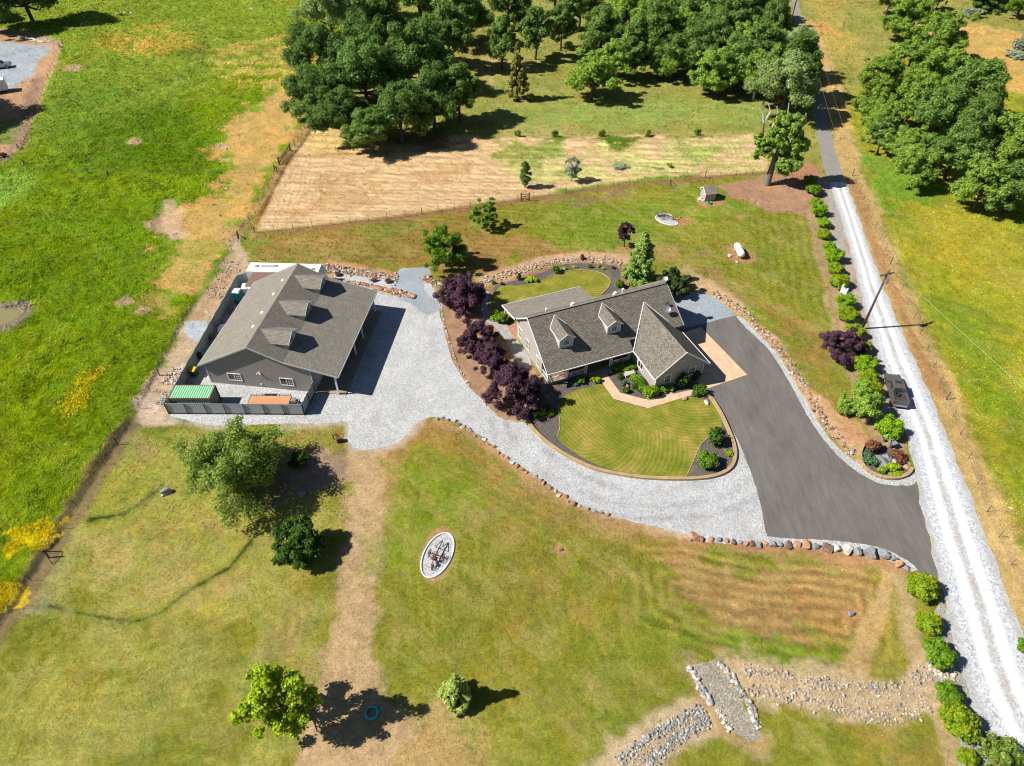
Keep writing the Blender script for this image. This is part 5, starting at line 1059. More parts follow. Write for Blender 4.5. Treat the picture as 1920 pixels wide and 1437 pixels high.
def crown_points(rg, R_, z0, z1, nl, n, shape='round', lr=(.2,.36), sx=1.0):
    H = z1-z0; cen = []; rad = []; boughs = None
    if R_ > 2.0 and shape == 'round' and nl > 20:
        nb = 11; boughs = []
        for i in range(nb):
            a = 2.4*i+rg.uniform(-.5,.5); q = math.sqrt((i+.5)/nb)*.74*rg.uniform(.8,1.1); boughs.append(np.array([math.cos(a)*R_*q*sx, math.sin(a)*R_*q, z0+H*(.82-.62*q+rg.uniform(-.16,.16))]))
        for i in range(4): a = rg.uniform(0,6.28); boughs.append(np.array([math.cos(a)*R_*.62*sx, math.sin(a)*R_*.62, z0+H*rg.uniform(.12,.35)]))
    for i in range(nl):
        if shape == 'round' and boughs is not None:
            c0 = boughs[rg.integers(len(boughs))]; c = c0+rg.normal(size=3)*np.array([R_,R_,H*.5])*.17; r = R_*rg.uniform(*lr); c[2] = min(max(c[2], z0+r*.4), z1-r*.5)
        elif shape == 'dome':
            u = rg.normal(size=3); u /= np.linalg.norm(u); q = rg.uniform(.3,.8); c = np.array([u[0]*R_*q, u[1]*R_*q, z0+H*(.42+.4*u[2]*q)]); r = R_*rg.uniform(*lr)
        elif shape == 'round':
            u = rg.normal(size=3); u /= np.linalg.norm(u); q = rg.uniform(.0,1)**.55*.86
            c = np.array([u[0]*R_*q*sx, u[1]*R_*q, z0+H*(.5+.5*u[2]*q*1.05)]); r = R_*rg.uniform(*lr)
        elif shape == 'cone':
            h = rg.uniform(0,1)**1.1; a = rg.uniform(0,6.283); rr = R_*(1-h)**.9*rg.uniform(.2,1.0); c = np.array([rr*math.cos(a), rr*math.sin(a), z0+H*h]); r = R_*rg.uniform(*lr)*(1-.6*h)
        else:
            h = rg.uniform(0,1); a = rg.uniform(0,6.283); rr = R_*rg.uniform(.2,.75)*math.sin(math.pi*min(.97,max(.1,h*.85+.1)))**.6; c = np.array([rr*math.cos(a), rr*math.sin(a), z0+H*h]); r = R_*rg.uniform(*lr)
        cen.append(c); rad.append(r)
    cen = np.array(cen); rad = np.array(rad); pr = rad**2/np.sum(rad**2); k = rg.choice(nl, n, p=pr)
    d = rg.normal(size=(n,3)); d[:,2] += .35; d /= np.linalg.norm(d, axis=1)[:,None]
    lum = 1+.28*np.sin(d[:,0]*5+k)*np.sin(d[:,1]*6+k*2)*np.cos(d[:,2]*5+k)
    q = rg.uniform(0,1,n)**.3
    pos = cen[k]+d*(rad[k]*q*lum)[:,None]*np.array([1,1,.8]); pos += rg.normal(size=(n,3))*(.03+.018*R_)*(.4 if shape == 'dome' else 1)
    pos[:,2] = np.maximum(pos[:,2], .08)
    nr = d*.9+rg.normal(size=(n,3))*.42; nr[:,2] += .4; nr /= np.linalg.norm(nr, axis=1)[:,None]
    return pos, nr, cen, rad
PROTO = {}
def make_kind(key, seed, R_, H, z0, nl, n, ls, mat, bark='bark', tr=.3, shape='round', lr=(.2,.36), elong=1.0, multi=1, lean=0, sx=1.0, limbs=14):
    if R_ > 1.3 and 'hedge' not in key: nl = int(nl*2.9); lr = (lr[0]*.5, lr[1]*.6); n = int(n*2.1); ls *= .64
    if 'hedge' in key: nl = 60; lr = (.22,.3); n = 8000; ls = .1; shape = 'dome'
    rg = np.random.default_rng(seed); pos, nr, cen, rad = crown_points(rg, R_, z0, H, nl, n, shape, lr, sx)
    if lean: pos[:,0] += lean*pos[:,2]; cen[:,0] += lean*cen[:,2]
    cr = leafmesh('crown', pos, nr, ls, LM[mat], rg, elong)
    b = MB(); order = np.argsort(rg.uniform(size=nl))[:limbs]
    for s in range(multi):
        a = 6.28*s/multi+seed; off = Vector((math.cos(a), math.sin(a), 0))*(tr*1.3 if multi > 1 else 0)
        top = Vector((lean*H*.7+off.x*3, off.y*3, H*.72)); m1 = off*1.6+Vector((lean*H*.3+rg.normal()*.15, rg.normal()*.15, H*.35))
        b.tube([off+Vector((0,0,-.15)), off+Vector((0,0,.35)), m1, top], [tr*1.35, tr, tr*.7, tr*.15], 8)
    for i in order:
        c = Vector(cen[i]); z = min(max(z0*.9, c.z*.45), H*.6); st = Vector((lean*z,0,z)); mid = st.lerp(c, .55)+Vector((0,0,-.08*H))
        b.tube([st, mid, c], [tr*.42, tr*.24, tr*.07], 5)
    me = b.build('trunk', bark); tm = me.data; bpy.data.objects.remove(me)
    PROTO[key] = (cr, tm, R_, H)
make_kind('oakA', 1, 7, 13, 2.6, 60, 19000, .3, 'oakd', tr=.45)
make_kind('oakB', 2, 7, 14, 2.4, 56, 19000, .3, 'oakd', tr=.5, sx=1.15)
make_kind('oakC', 3, 6, 12, 2.6, 50, 14000, .3, 'oak', tr=.38)
make_kind('oakD', 4, 6, 13, 3.2, 46, 13000, .3, 'oak', tr=.4, lr=(.17,.3), sx=.85)
make_kind('oakE', 5, 6, 12, 2.8, 44, 12000, .3, 'oaky', tr=.34, lr=(.17,.3))
make_kind('oakF', 6, 6.5, 13, 3.0, 48, 14000, .28, 'oakp', tr=.4)
make_kind('oakG', 7, 4, 10, 2.6, 26, 7000, .27, 'oak', tr=.24, lr=(.22,.36))
make_kind('oakH', 8, 5.5, 11, 2.6, 38, 11000, .28, 'oaky', tr=.3, lean=.12, lr=(.17,.3))
make_kind('conifer', 9, 3.0, 13, 1.0, 46, 9000, .22, 'pine', tr=.25, shape='cone', lr=(.2,.34), elong=1.5)
make_kind('darkconifer', 10, 4.0, 12, 1.0, 46, 9000, .26, 'oakd', tr=.3, shape='cone', lr=(.2,.34), elong=1.5)
make_kind('maple', 11, 3.9, 7.2, .9, 40, 11000, .2, 'green', tr=.2, lr=(.2,.32))
make_kind('plumA', 12, 3.3, 5.6, .9, 40, 12000, .17, 'plum', tr=.18, lr=(.18,.3)); make_kind('plumB', 13, 3.5, 6.0, .8, 44, 13000, .17, 'plum', tr=.18, lr=(.18,.3), sx=1.15)
make_kind('plumS', 14, 1.6, 4.6, 1.3, 16, 3500, .16, 'plum', tr=.09)
make_kind('willow', 15, 6.6, 9.6, .9, 64, 15000, .15, 'willow', tr=.35, elong=1.9, multi=3, lr=(.16,.34), limbs=90)
make_kind('roundgreen', 16, 3.1, 5.6, .5, 34, 9500, .2, 'deep', tr=.18, lr=(.22,.32)); make_kind('limetree', 17, 3.5, 9.6, 1.9, 36, 6600, .24, 'lime', tr=.2, lr=(.2,.32))
make_kind('cedar', 18, 3.0, 9.5, .4, 60, 12000, .2, 'cedar', tr=.2, shape='cone', lr=(.14,.26), elong=1.8); make_kind('juniper', 19, 2.6, 3.6, .3, 26, 5000, .2, 'juniper', tr=.12, elong=1.8, lr=(.18,.28))
make_kind('slimtree', 20, 1.4, 5.4, .6, 22, 3600, .17, 'oak', tr=.09, shape='col', lr=(.3,.45)); make_kind('paletree', 21, 1.9, 5.2, .6, 22, 2600, .16, 'silver', tr=.08, lr=(.2,.3))
make_kind('sparsetree', 22, 2.2, 5.0, 1.0, 16, 3000, .18, 'green', tr=.13, lr=(.16,.26), limbs=16, bark='palebark'); make_kind('palebush', 23, 1.5, 4.0, .3, 18, 4000, .15, 'willow', tr=.09, lr=(.25,.38), elong=1.6)
make_kind('palecedar', 41, 1.6, 5.0, .2, 40, 6500, .15, 'paleg', tr=.08, shape='cone', lr=(.2,.34), elong=1.9)
make_kind('hedgeA', 24, 1.5, 2.4, .15, 20, 4200, .13, 'hedge', tr=.06, lr=(.28,.4), limbs=4); make_kind('hedgeB', 25, 1.6, 2.5, .15, 20, 4200, .13, 'hedgey', tr=.06, lr=(.28,.4), limbs=4)
make_kind('hedgeC', 26, 1.5, 2.4, .15, 20, 4200, .13, 'green', tr=.06, lr=(.28,.4), limbs=4); make_kind('mixedtree', 27, 3.0, 4.6, .6, 32, 8000, .18, 'oaky', tr=.15, lr=(.2,.32)); make_kind('looseshrub', 28, 2.2, 4.0, .3, 26, 4200, .16, 'willow', tr=.08, lr=(.18,.3))
make_kind('bush', 29, .5, .8, .02, 10, 900, .07, 'deep', tr=.03, lr=(.35,.5), limbs=2); make_kind('limebush', 30, .45, .55, .02, 8, 700, .08, 'lime', tr=.02, lr=(.35,.5), limbs=2)
make_kind('rowbush', 31, .8, .8, .02, 14, 1500, .09, 'green', tr=.03, lr=(.35,.5), limbs=2); make_kind('bluebush', 32, .55, .5, .02, 8, 800, .07, 'blue', tr=.02, lr=(.35,.5), limbs=2); make_kind('redbushk', 33, .6, .7, .02, 10, 900, .08, 'redbush', tr=.02, lr=(.35,.5), limbs=2)
make_kind('silverbush', 34, 3.0, 4.0, .3, 24, 6000, .2, 'silver', tr=.15, lr=(.22,.34)); make_kind('brightoak', 35, 5, 9, 1.5, 34, 9000, .26, 'green', tr=.3, lr=(.2,.3)); make_kind('weed', 36, .7, .8, .02, 8, 500, .1, 'grass', tr=.02, lr=(.3,.5), limbs=1)
def plant(kind, px, label, cat='tree', name='oak_tree', h=None, r=None, group=None, rz=None, z=0, world=None):
    cr, tm, R_, H = PROTO[kind]; p = world or P(*px, z); t = empty(name, (p[0], p[1], z), rnd.uniform(0, 6.28) if rz is None else rz, label, cat, group)
    t.scale = ((r or R_)/R_, (r or R_)/R_, (h or H)/H)
    for nm, me in (('trunk', tm), ('crown', cr)):
        o = bpy.data.objects.new(nm, me); COL.objects.link(o); o.parent = t
    return t
G1 = 'dark oaks in the dense grove left of the clearing'; G2 = 'oaks of the wood behind the mown clearing'; G3 = 'oaks on the right side of the lane'
DK = [(602,222,'A',12,6.2,'leftmost dark oak of the dense grove over the meadow fence'),(652,262,'B',11,5.6,'dark oak at the front left corner of the dense grove'),(700,286,'C',8.5,4.8,'low dark oak drooping over the hay meadow edge'),
 (755,268,'A',13,6.2,'dark oak in the middle of the grove front beside the hay'),(815,240,'B',13,5.6,'dark oak at the right front of the dense grove'),(862,228,'D',12,5.2,'dark oak at the right edge of the grove throwing shade on the clearing'),(690,200,'A',16,8,'tallest dark oak in the middle of the dense grove'),
 (790,175,'B',16,7.6,'big dark oak behind the right front of the grove'),(610,150,'A',14,7.5,'dark oak at the upper left edge of the grove'),(720,115,'B',16,8,'broad dark oak in the upper middle of the grove'),(845,130,'D',15,6.4,'dark oak at the upper right edge of the grove'),
 (625,75,'F',15,7,'pale grey green tree at the upper left of the grove'),(700,40,'A',15,8,'dark oak near the top edge above the grove middle'),(790,50,'C',15,7,'dark oak near the top edge above the grove right'),(640,10,'F',15,7,'pale tree at the top edge left of the grove')]
for x, y, k, h, r, lb in DK: plant('oak'+k, (x, y), lb, h=h*1.05, r=r*1.14, group=G1)
WD = [(873,84,'B',14,6.5,'big oak with visible dark trunk right of the dense grove'),(941,130,'D',12,3.8,'slim oak left of the yellowish pine'),(1004,112,'G',13,4.2,'slim oak right behind the yellowish pine'),(955,60,'C',13,6,'oak at the top edge behind the slim oaks'),(1051,96,'G',11,3.8,'small twin trunk oak at the clearing top left'),(1040,20,'D',13,6,'oak at the top edge above the twin trunk oak'),
 (1109,188,'E',10.5,5.6,'light green oak casting a round shadow at the clearing edge'),(1187,150,'G',9.5,4.3,'smaller oak standing in shade right of the light green oak'),(1221,128,'D',15,6,'tall oak with bare dark trunk behind the clearing'),(1290,154,'C',13,5.6,'oak with dark trunk at the middle of the wood edge'),(1256,152,'E',8,3.8,'low bright oak branch mass beside the middle trunk'),
 (1336,178,'E',11,5,'bright oak at the wood edge right of the middle trunk'),(1368,176,'C',12,5.2,'oak near the right end of the wood edge'),(1412,190,'E',12,5.2,'bright green oak left of the pale oak near the lane'),(1125,110,'C',12,5.6,'oak behind the light green oak'),(1165,70,'E',13,6,'bright oak at the top middle of the wood'),(1110,20,'E',13,6,'bright oak at the top edge right of the slim oaks'),
 (1250,60,'D',14,6.5,'oak in the upper wood above the tall bare trunk'),(1310,85,'C',14,6.5,'oak in the upper middle of the wood'),(1360,110,'D',14,6,'oak in the upper right of the wood'),(1395,70,'C',13,6,'oak near the lane in the upper wood'),(1200,10,'C',13,7,'oak at the top edge of the wood middle'),(1290,10,'E',13,7,'bright oak at the top edge of the wood'),(1350,40,'C',13,7,'oak at the top edge of the wood toward the lane'),(1425,40,'E',12,6,'bright oak beside the distant utility pole'),(1432,108,'C',13,5.0,'oak beside the lane above the pale oak'),(1085,60,'C',13,5.5,'oak filling the top of the wood above the light green oak'),(1150,150,'E',10,4.6,'bright oak between the light green oak and the shaded small oak'),(1210,90,'E',13,5.5,'bright oak behind the tall bare trunk'),(1260,110,'E',13,5.5,'bright oak behind the middle trunk'),(1320,140,'C',13,5.5,'oak just behind the wood edge at its middle right'),(1385,140,'E',13,5.5,'bright oak just behind the wood edge near the lane'),(1415,150,'C',12,5,'oak behind the bright green oak near the lane'),
 (1462,222,'F',14,6.2,'tall pale oak leaning toward the lane behind the dead topped oak'),(1480,150,'F',12,5,'pale oak beside the shaded asphalt lane'),(1487,222,'D',12,3.6,'dark slim oak between the pale oak and the asphalt lane'),(1496,182,'D',11,3.4,'dark slim oak at the lane above the slim dark one'),(1480,190,'C',14,4.4,'tall oak between pale oak and the shaded stretch of lane'),(1455,-30,'E',12,6,'bright oak beyond the top edge by the lane')]
for x, y, k, h, r, lb in WD: plant('oak'+k, (x, y), lb, h=h*1.08, r=r*1.22, group=G2)
RT = [(1616,236,'H',9,4.2,'small leaning oak at the lane side of the right grove'),(1634,262,'H',9,4,'leaning oak second along the lane side of the right grove'),(1644,290,'G',8,3.4,'slim leaning oak at the lower lane side of the right grove'),(1680,312,'H',9,4.4,'leaning oak at the front of the right grove'),(1704,352,'H',9,4.4,'front oak with short trunk and shade on the green grass'),
 (1768,340,'C',11,5,'oak beside the front shade of the right grove'),(1822,397,'H',11,5,'leaning grey trunked oak at the lower right of the grove'),(1880,400,'C',10,5.2,'oak with deep shade at the right edge'),(1905,330,'H',11,5.4,'leaning oak at the right edge of the photo'),(1855,300,'H',11,5,'oak behind the leaning grey trunked oak'),(1800,290,'C',12,5.6,'oak in the middle right of the right grove'),
 (1740,270,'C',12,6,'darker oak in the centre of the right grove'),(1690,230,'E',12,5.6,'bright oak in the left centre of the right grove'),(1800,225,'C',13,6.4,'broad oak at the right flank of the grove beside dry grass'),(1750,190,'E',13,6.4,'bright oak in the upper centre of the right grove'),(1690,160,'E',12,6,'bright oak on the upper left of the right grove'),(1645,175,'E',10,5,'bright low oak nearest the lane in the right grove'),(1745,110,'E',13,6.4,'bright oak bulging toward the dry field'),(1695,80,'E',13,6.5,'bright oak in the upper part of the right grove'),(1715,30,'E',13,6,'bright oak at the top edge of the right grove'),(1660,30,'E',11,4.5,'bright oak at the top edge lane side of the right grove')]
for x, y, k, h, r, lb in RT: plant('oak'+k, (x, y), lb, h=h, r=r*1.12, group=G3)
plant('conifer', (970,187), 'yellowish pine standing alone in front of the slim oaks', name='pine_tree', h=13, r=3.3)
plant('oakG', (1754,18), 'small slim tree at the top edge above the dry right field', h=6, r=2.6)
plant('darkconifer', (1835,18), 'dark tree at the top edge above the dry right field', h=11, r=6); plant('darkconifer', (1880,8), 'second dark tree at the top edge toward the corner', h=11, r=6)
plant('silverbush', (1818,32), 'silvery shrub in front of the dark tree at the top right', 'shrub', 'silver_shrub', h=3, r=2.8)
plant('brightoak', (1905,35), 'bright green tree in the top right corner', h=9, r=4.4); plant('silverbush', (1925,100), 'silver grey tree cut by the right edge', 'tree', 'silver_tree', h=7, r=4.6); plant('silverbush', (1905,108), 'low silvery brush on the dry right field', 'shrub', 'silver_shrub', h=1.6, r=3)
for x, y, k, h, r, lb in ((-5,62,'B',18,8,'dark oak in the top left corner'),(62,42,'A',25,9,'dark oak with pale trunk at the top left'),(-50,40,'A',14,7,'dark oak beyond the left corner'),(110,-20,'D',24,9,'dark oak above the top left edge'),(190,-42,'D',13,6,'oak above the top edge shading the pasture'),(-95,222,'B',17,9,'oak beyond the left edge shading the far yard'),(20,0,'A',13,7,'dark oak behind the top left corner'),(80,-20,'B',13,7,'dark oak at the top edge left')): plant('oak'+k, (x, y), lb, h=h, r=r, group='dark oaks at the top left')
# yard trees
plant('maple', (836,500), 'round bright green tree between workshop and plum trees', name='maple_tree', rz=1.0); plant('sparsetree', (908,428), 'small open branched tree on the back lawn with spiky shadow', name='young_tree', h=5.6, r=2.8)
plant('slimtree', (984,352), 'narrow dark green young tree in the hay meadow', name='young_tree'); plant('paletree', (1072,340), 'pale grey green young tree in the hay meadow', name='young_tree')
plant('plumS', (1170,463), 'small purple leaved plum tree standing alone on the back lawn', name='plum_tree', h=4.8, r=1.7)
plant('cedar', (1196,530), 'drooping green cedar behind the house', name='cedar_tree', h=9.4, r=3.5, rz=.4); plant('juniper', (1255,548), 'spreading dark juniper right of the cedar', 'shrub', 'juniper', h=4, r=3.0); plant('juniper', (1228,552), 'low dark juniper between cedar and house ridge', 'shrub', 'juniper', h=2.4, r=1.8)
GP = 'purple leaved plum trees'
plant('plumA', (866,574), 'topmost purple plum tree at the gravel edge above the patio', name='plum_tree', h=5.8, r=3.8, rz=0, group=GP); plant('plumB', (896,656), 'purple plum tree left of the patio, second in the row', name='plum_tree', h=5.0, r=2.8, rz=1, group=GP)
plant('plumA', (920,700), 'purple plum tree in the middle of the lower clump', name='plum_tree', h=4.8, r=2.6, rz=2.2, group=GP); plant('plumB', (966,757), 'largest purple plum tree at the lower end by the porch corner', name='plum_tree', h=5.8, r=3.6, rz=3.0, group=GP)
plant('plumB', (1575,668), 'broad purple plum tree among the roadside hedge', name='plum_tree', h=4.4, r=3.0, rz=4.0, group=GP)
plant('willow', (452,915), 'large airy willow like tree in front of the workshop yard', name='willow_tree', h=9.2, r=6.7, rz=.3); plant('roundgreen', (570,1032), 'compact dark green tree on the lower lawn below the willow', name='round_tree', h=4.6, r=3.0); plant('bush', (565,868), 'low dark bush in the shade of the willow', 'shrub', 'bush', h=1.6, r=1.7)
plant('limetree', (546,1350), 'bright lime green tree at the bottom casting a big shadow', name='maple_tree', h=9.8, r=3.3, rz=1.3); plant('palecedar', (858,1312), 'small pale weeping shrub at the bottom centre', 'shrub', 'weeping_shrub', h=5.2, r=1.7)
# tree with bleached dead limbs
c = P(1437,346); DT = empty('old_oak', c, 0, 'old oak with thick grey trunk and bleached dead top limbs', 'tree'); DT.scale = (1.08, 1.08, 1.12)
b = MB(); tk = [(0,0,-.2),(.05,0,.9),(.2,.1,3.0),(.3,.2,5.0)]; b.tube(tk, [.85,.62,.52,.46], 14)
for pts, r0 in (([(.3,.2,4.9),(-1.6,.3,6.6),(-2.9,.6,8.8),(-3.2,.6,11.0)],.34), ([(.3,.2,4.9),(.5,.1,7.4),(.2,.3,10.2)],.36), ([(.4,.1,6.0),(2.2,-.3,7.6),(2.9,0,9.8)],.25), ([(-1.6,.3,6.6),(-1.2,.2,8.6),(-1.6,.3,10.4)],.18)): b.tube(pts, [r0*(1-.22*i) for i in range(len(pts))], 9)
b.build('trunk', 'palebark', DT)
for pts in ([(-3.2,.6,10.8),(-3.6,.8,12.2),(-4.4,1.0,13.2)], [(-3.2,.6,10.8),(-2.4,.9,12.6),(-3.2,1.1,14.0)], [(-1.6,.3,10.2),(-1.2,.4,12.2),(-1.7,.6,13.6)], [(.2,.3,10.0),(.5,.5,12.2),(.1,.4,14.2)], [(2.9,0,9.6),(3.9,.2,10.8),(3.4,.2,12.6)], [(2.2,-.3,7.5),(3.8,-1.0,8.0),(4.9,-.9,8.5)]):
    MB().tube(pts, [.2,.15,.08][:len(pts)], 7).build('dead_limb', 'deadwood', DT)
rg = np.random.default_rng(77); ps = []; ns = []
for cx, cy, cz, rr, n in ((-.4,0,10.9,1.9,4200),(1.6,0,11.2,2.3,4600),(2.6,0,8.8,2.7,5600),(.3,-.6,8.2,2.1,3600),(3.0,-.5,6.2,2.6,5200),(1.7,-.8,4.0,1.8,2600),(-1.2,-.3,9.2,1.6,2400),(-1.6,-.2,6.6,1.3,1500),(-3.2,.3,8.0,1.2,1400),(-3.0,.2,6.0,1.2,1200),(3.8,-.2,4.2,1.6,2000)):
    p, m, _, _ = crown_points(rg, rr, cz-rr*1.1, cz+rr, 24, n, 'round', (.18,.3)); p[:,0] += cx; p[:,1] += cy; ps.append(p); ns.append(m)
o = bpy.data.objects.new('crown', leafmesh('crown', np.concatenate(ps), np.concatenate(ns), .19, LM['oaky'], rg)); COL.objects.link(o); o.parent = DT
# roadside hedge
GH = 'rounded hedge shrubs along the road'
HG = [(1516,345,'C',1.5,'darkest hedge shrub at the far end in oak shade'),(1522,364,'C',1.8,'dark hedge shrub second from the far end'),(1527,386,'A',1.4,'small hedge shrub third from the far end'),(1533,404,'A',1.9,'round hedge shrub just past the oak shade'),(1541,426,'A',1.5,'hedge shrub with a gap above it, fifth from the far end'),(1543,447,'B',1.5,'yellowish hedge shrub sixth from the far end'),
 (1550,469,'A',1.4,'hedge shrub above the large green one'),(1559,489,'A',2.0,'large green hedge shrub above the yellow tinged pair'),(1564,512,'B',1.6,'upper shrub of the yellow tinged pair above the white gate'),(1571,538,'B',1.9,'lower shrub of the yellow tinged pair above the white gate'),(1582,578,'A',2.0,'hedge shrub just below the white gate'),(1587,600,'B',1.9,'hedge shrub left of the utility pole foot'),
 (1600,630,'B',1.7,'hedge shrub tucked beside the broad plum tree'),(1614,659,'C',1.5,'green hedge shrub right of the broad plum tree'),(1616,692,'A',2.0,'round hedge shrub below the broad plum tree'),(1623,716,'B',1.7,'yellow tinged hedge shrub left of the parked pickup'),(1657,813,'A',2.2,'bright round hedge shrub above the rockery bed'),
 (1722,1112,'B',2.1,'large round hedge shrub at the asphalt driveway corner'),(1735,1178,'B',1.7,'hedge shrub second below the driveway corner'),(1751,1234,'C',2.0,'deep green hedge shrub above the creek'),(1770,1308,'C',1.6,'hedge shrub just below the creek'),(1790,1366,'B',2.2,'largest yellow green hedge shrub near the bottom'),(1782,1345,'B',1.6,'yellow green shrub merging with the largest one near the bottom'),(1806,1425,'B',1.2,'small yellow hedge shrub at the bottom edge')]
for x, y, k, r, lb in HG: plant('hedge'+k, (x, y), lb, 'shrub', 'hedge_shrub', h=r*1.4, r=r*(.86 if y > 1000 else .95), group=GH)
plant('mixedtree', (1608,778), 'dark bushy tree with short trunk left of the pickup', name='bushy_tree', h=5.0, r=2.7); plant('hedgeB', (1630,742), 'yellow shrub between bushy tree and pickup', 'shrub', 'hedge_shrub', h=2.6, r=1.6)
plant('looseshrub', (1868,1432), 'loose branched shrub at the bottom right beside the road', 'shrub', 'loose_shrub', h=4, r=1.9); plant('hedgeC', (1925,1225), 'green shrub cut by the right edge', 'shrub', 'hedge_shrub', h=2, r=1.4); plant('looseshrub', (1925,1455), 'shrub at the bottom right corner', 'shrub', 'loose_shrub', h=3, r=1.6)
# garden plants: px, kind, h, r, label
GD = [((1338,830),'bush',2.4,1.5,'round dark bush, upper of the two at the lawn right end','deep'),((1327,872),'hedgeC',2.4,1.5,'large round green bush, lower of the two at the lawn right end',''),((1347,812),'bush',.9,.7,'small bush just above the upper round bush',''),((1366,852),'limebush',.6,.5,'tiny lime plant between kerb and the round bushes',''),
 ((1311,738),'bush',1.5,1.4,'rounded bush beside the walk end by the asphalt',''),((1245,734),'hedgeC',.9,.7,'small round lime bush below the wing window',''),((1259,731),'limebush',.6,.5,'tiny lime plant at the wing wall in shade',''),((1279,725),'bush',2.3,1.3,'large dark bush against the wing wall',''),((1305,712),'bush',1.6,.9,'dark bush at the wing wall right corner',''),
 ((1161,709),'bush',.8,.65,'round dark bush in the entry bed',''),((1169,722),'bluebush',.6,.5,'blue green bush in the entry bed',''),((1189,728),'bush',.8,.5,'dark bush beside the green row in the entry bed',''),((1174,735),'bush',.8,.75,'brownish round bush at the inner walk edge',''),((1162,692),'rowbush',.7,1.1,'low green planting under the porch railing by the wing',''),((1178,690),'rowbush',.7,1.1,'low green planting beside the pale boulder',''),
 ((1089,717),'hedgeC',1.1,.8,'squared green bush in front of the porch',''),((1076,719),'bluebush',.5,.7,'blue green bush left of the squared bush',''),((1112,713),'limebush',.6,.5,'tiny lime plant near the entry pad',''),((1119,716),'limebush',.7,.55,'lime bush beside the walk start',''),
 ((1006,780),'bush',.9,.8,'round bush by the kerb in the left mulch bed',''),((1019,777),'limebush',.5,.5,'lime plant in the left mulch bed middle',''),((1033,779),'limebush',.5,.5,'lime plant nearest the lawn in the left mulch bed',''),((1028,766),'bush',.8,.65,'dark round bush in the left mulch bed',''),((997,772),'bush',.6,.4,'small dark bush at the kerb in the left bed',''),
 ((973,524),'bush',1.2,.6,'squared dark bush in the back mulch bed',''),((998,527),'limebush',.7,.8,'bright lime bush in the back mulch bed',''),((990,529),'limebush',.5,.5,'small lime plant left of the bright lime bush',''),((1042,512),'hedgeC',1.6,.7,'cone shaped green shrub in the back bed',''),((1057,506),'limebush',.4,.5,'flat lime plant right of the cone shrub',''),((1077,502),'limebush',.3,.4,'tiny lime plant at the back lawn top',''),
 ((1107,502),'bush',.6,.5,'green bush above the back lawn curve',''),((1121,500),'limebush',.4,.4,'tiny lime plant above the back lawn curve',''),((1131,505),'limebush',.4,.35,'lime plant right above the back lawn curve',''),((1149,504),'bush',.5,.5,'dark green bush left of the cedar',''),((1092,487),'redbushk',1.0,.5,'reddish upright shrub in the rock border',''),((1162,539),'hedgeC',1.6,.8,'squared green shrub left of the cedar foot',''),((1180,534),'bush',.6,.4,'small bush at the cedar foot',''),
 ((926,532),'bush',.5,.5,'small bush at the left end of the back bed',''),((941,534),'bush',.5,.5,'second small bush at the left end of the back bed',''),((939,603),'hedgeC',1.8,1.2,'bright bush between plum trees and patio',''),((926,596),'limebush',1.0,.9,'lime bush at the patio path edge',''),
 ((1268,535),'redbushk',1.0,1.2,'dark red shrub beside the parking gravel',''),((1632,843),'redbushk',1.7,1.1,'pointed reddish shrub in the rockery bed',''),((1626,864),'bluebush',.9,1.1,'blue green spreading shrub in the rockery bed',''),((1671,881),'limebush',.9,.75,'taller lime plant in the rockery bed',''),((1653,885),'limebush',.6,.5,'small lime plant in the rockery bed left',''),((1683,892),'limebush',.5,.55,'lime plant near the rockery kerb end',''),((1671,892),'limebush',.3,.35,'tiny lime plant in the rockery bed centre',''),((1683,860),'redbushk',1.2,1.1,'orange brown shrub behind the rockery boulder',''),
 ((1255,313),'weed',.8,.8,'tall weed clump in the hay meadow right',''),((921,375),'weed',.6,.5,'tiny weed tuft by the meadow fence',''),((1160,314),'silverbush',.8,1.6,'silvery dead bush lying in the hay meadow','')]
for px, k, h, r, lb, _ in GD: plant(k, px, lb, 'shrub', 'garden_shrub' if k != 'weed' else 'weed', h=h, r=r)
for i, px in enumerate(((1040,257),(971,256),(1128,256),(1214,256),(1307,254))): plant('weed', px, ['small sapling tuft nearest the yellowish pine','sapling tuft by the grove end of the sapling row','sapling tuft at the middle of the sapling row','sapling tuft right of the long green patch','sapling tuft at the right end of the sapling row'][i], 'sapling', 'sapling', h=1.5, r=.8, group='saplings in a row across the meadow')
# bright row of low planting along the wing wall
rg = np.random.default_rng(5); a, d = P(1184,707), P(1216,741); pos = []; nr = []
p, m, _, _ = crown_points(rg, 1, 0, 1, 30, 5200, 'round', (.3,.5)); q = d-a; ln = q.length; q.normalize(); u = Vector((-q.y,q.x,0))
pos = np.stack([(p[:,0]*ln*.55*q.x+p[:,1]*.85*u.x), (p[:,0]*ln*.55*q.y+p[:,1]*.85*u.y), p[:,2]*.7], 1); o = bpy.data.objects.new('ground_cover', leafmesh('ground_cover', pos, m, .09, LM['green'], rg)); COL.objects.link(o); o.location = (a+d)/2; tag(o, 'dense bright green ground cover along the left wall of the wing', 'ground cover', kind='stuff')
# clipped box hedge at the wing corner
p, m, _, _ = crown_points(rg, 1, 0, 1, 30, 4200, 'round', (.3,.5)); pos = np.stack([np.clip(p[:,0],-.8,.8)*1.2, np.clip(p[:,1],-.8,.8)*.95, np.clip(p[:,2],.02,.9)*1.5], 1)
o = bpy.data.objects.new('box_hedge', leafmesh('box_hedge', pos, m, .09, LM['hedge'], rg)); COL.objects.link(o); o.location = P(1219,741); o.rotation_euler = (0,0,R(20)); tag(o, 'clipped square box hedge at the front corner of the wing', 'hedge')
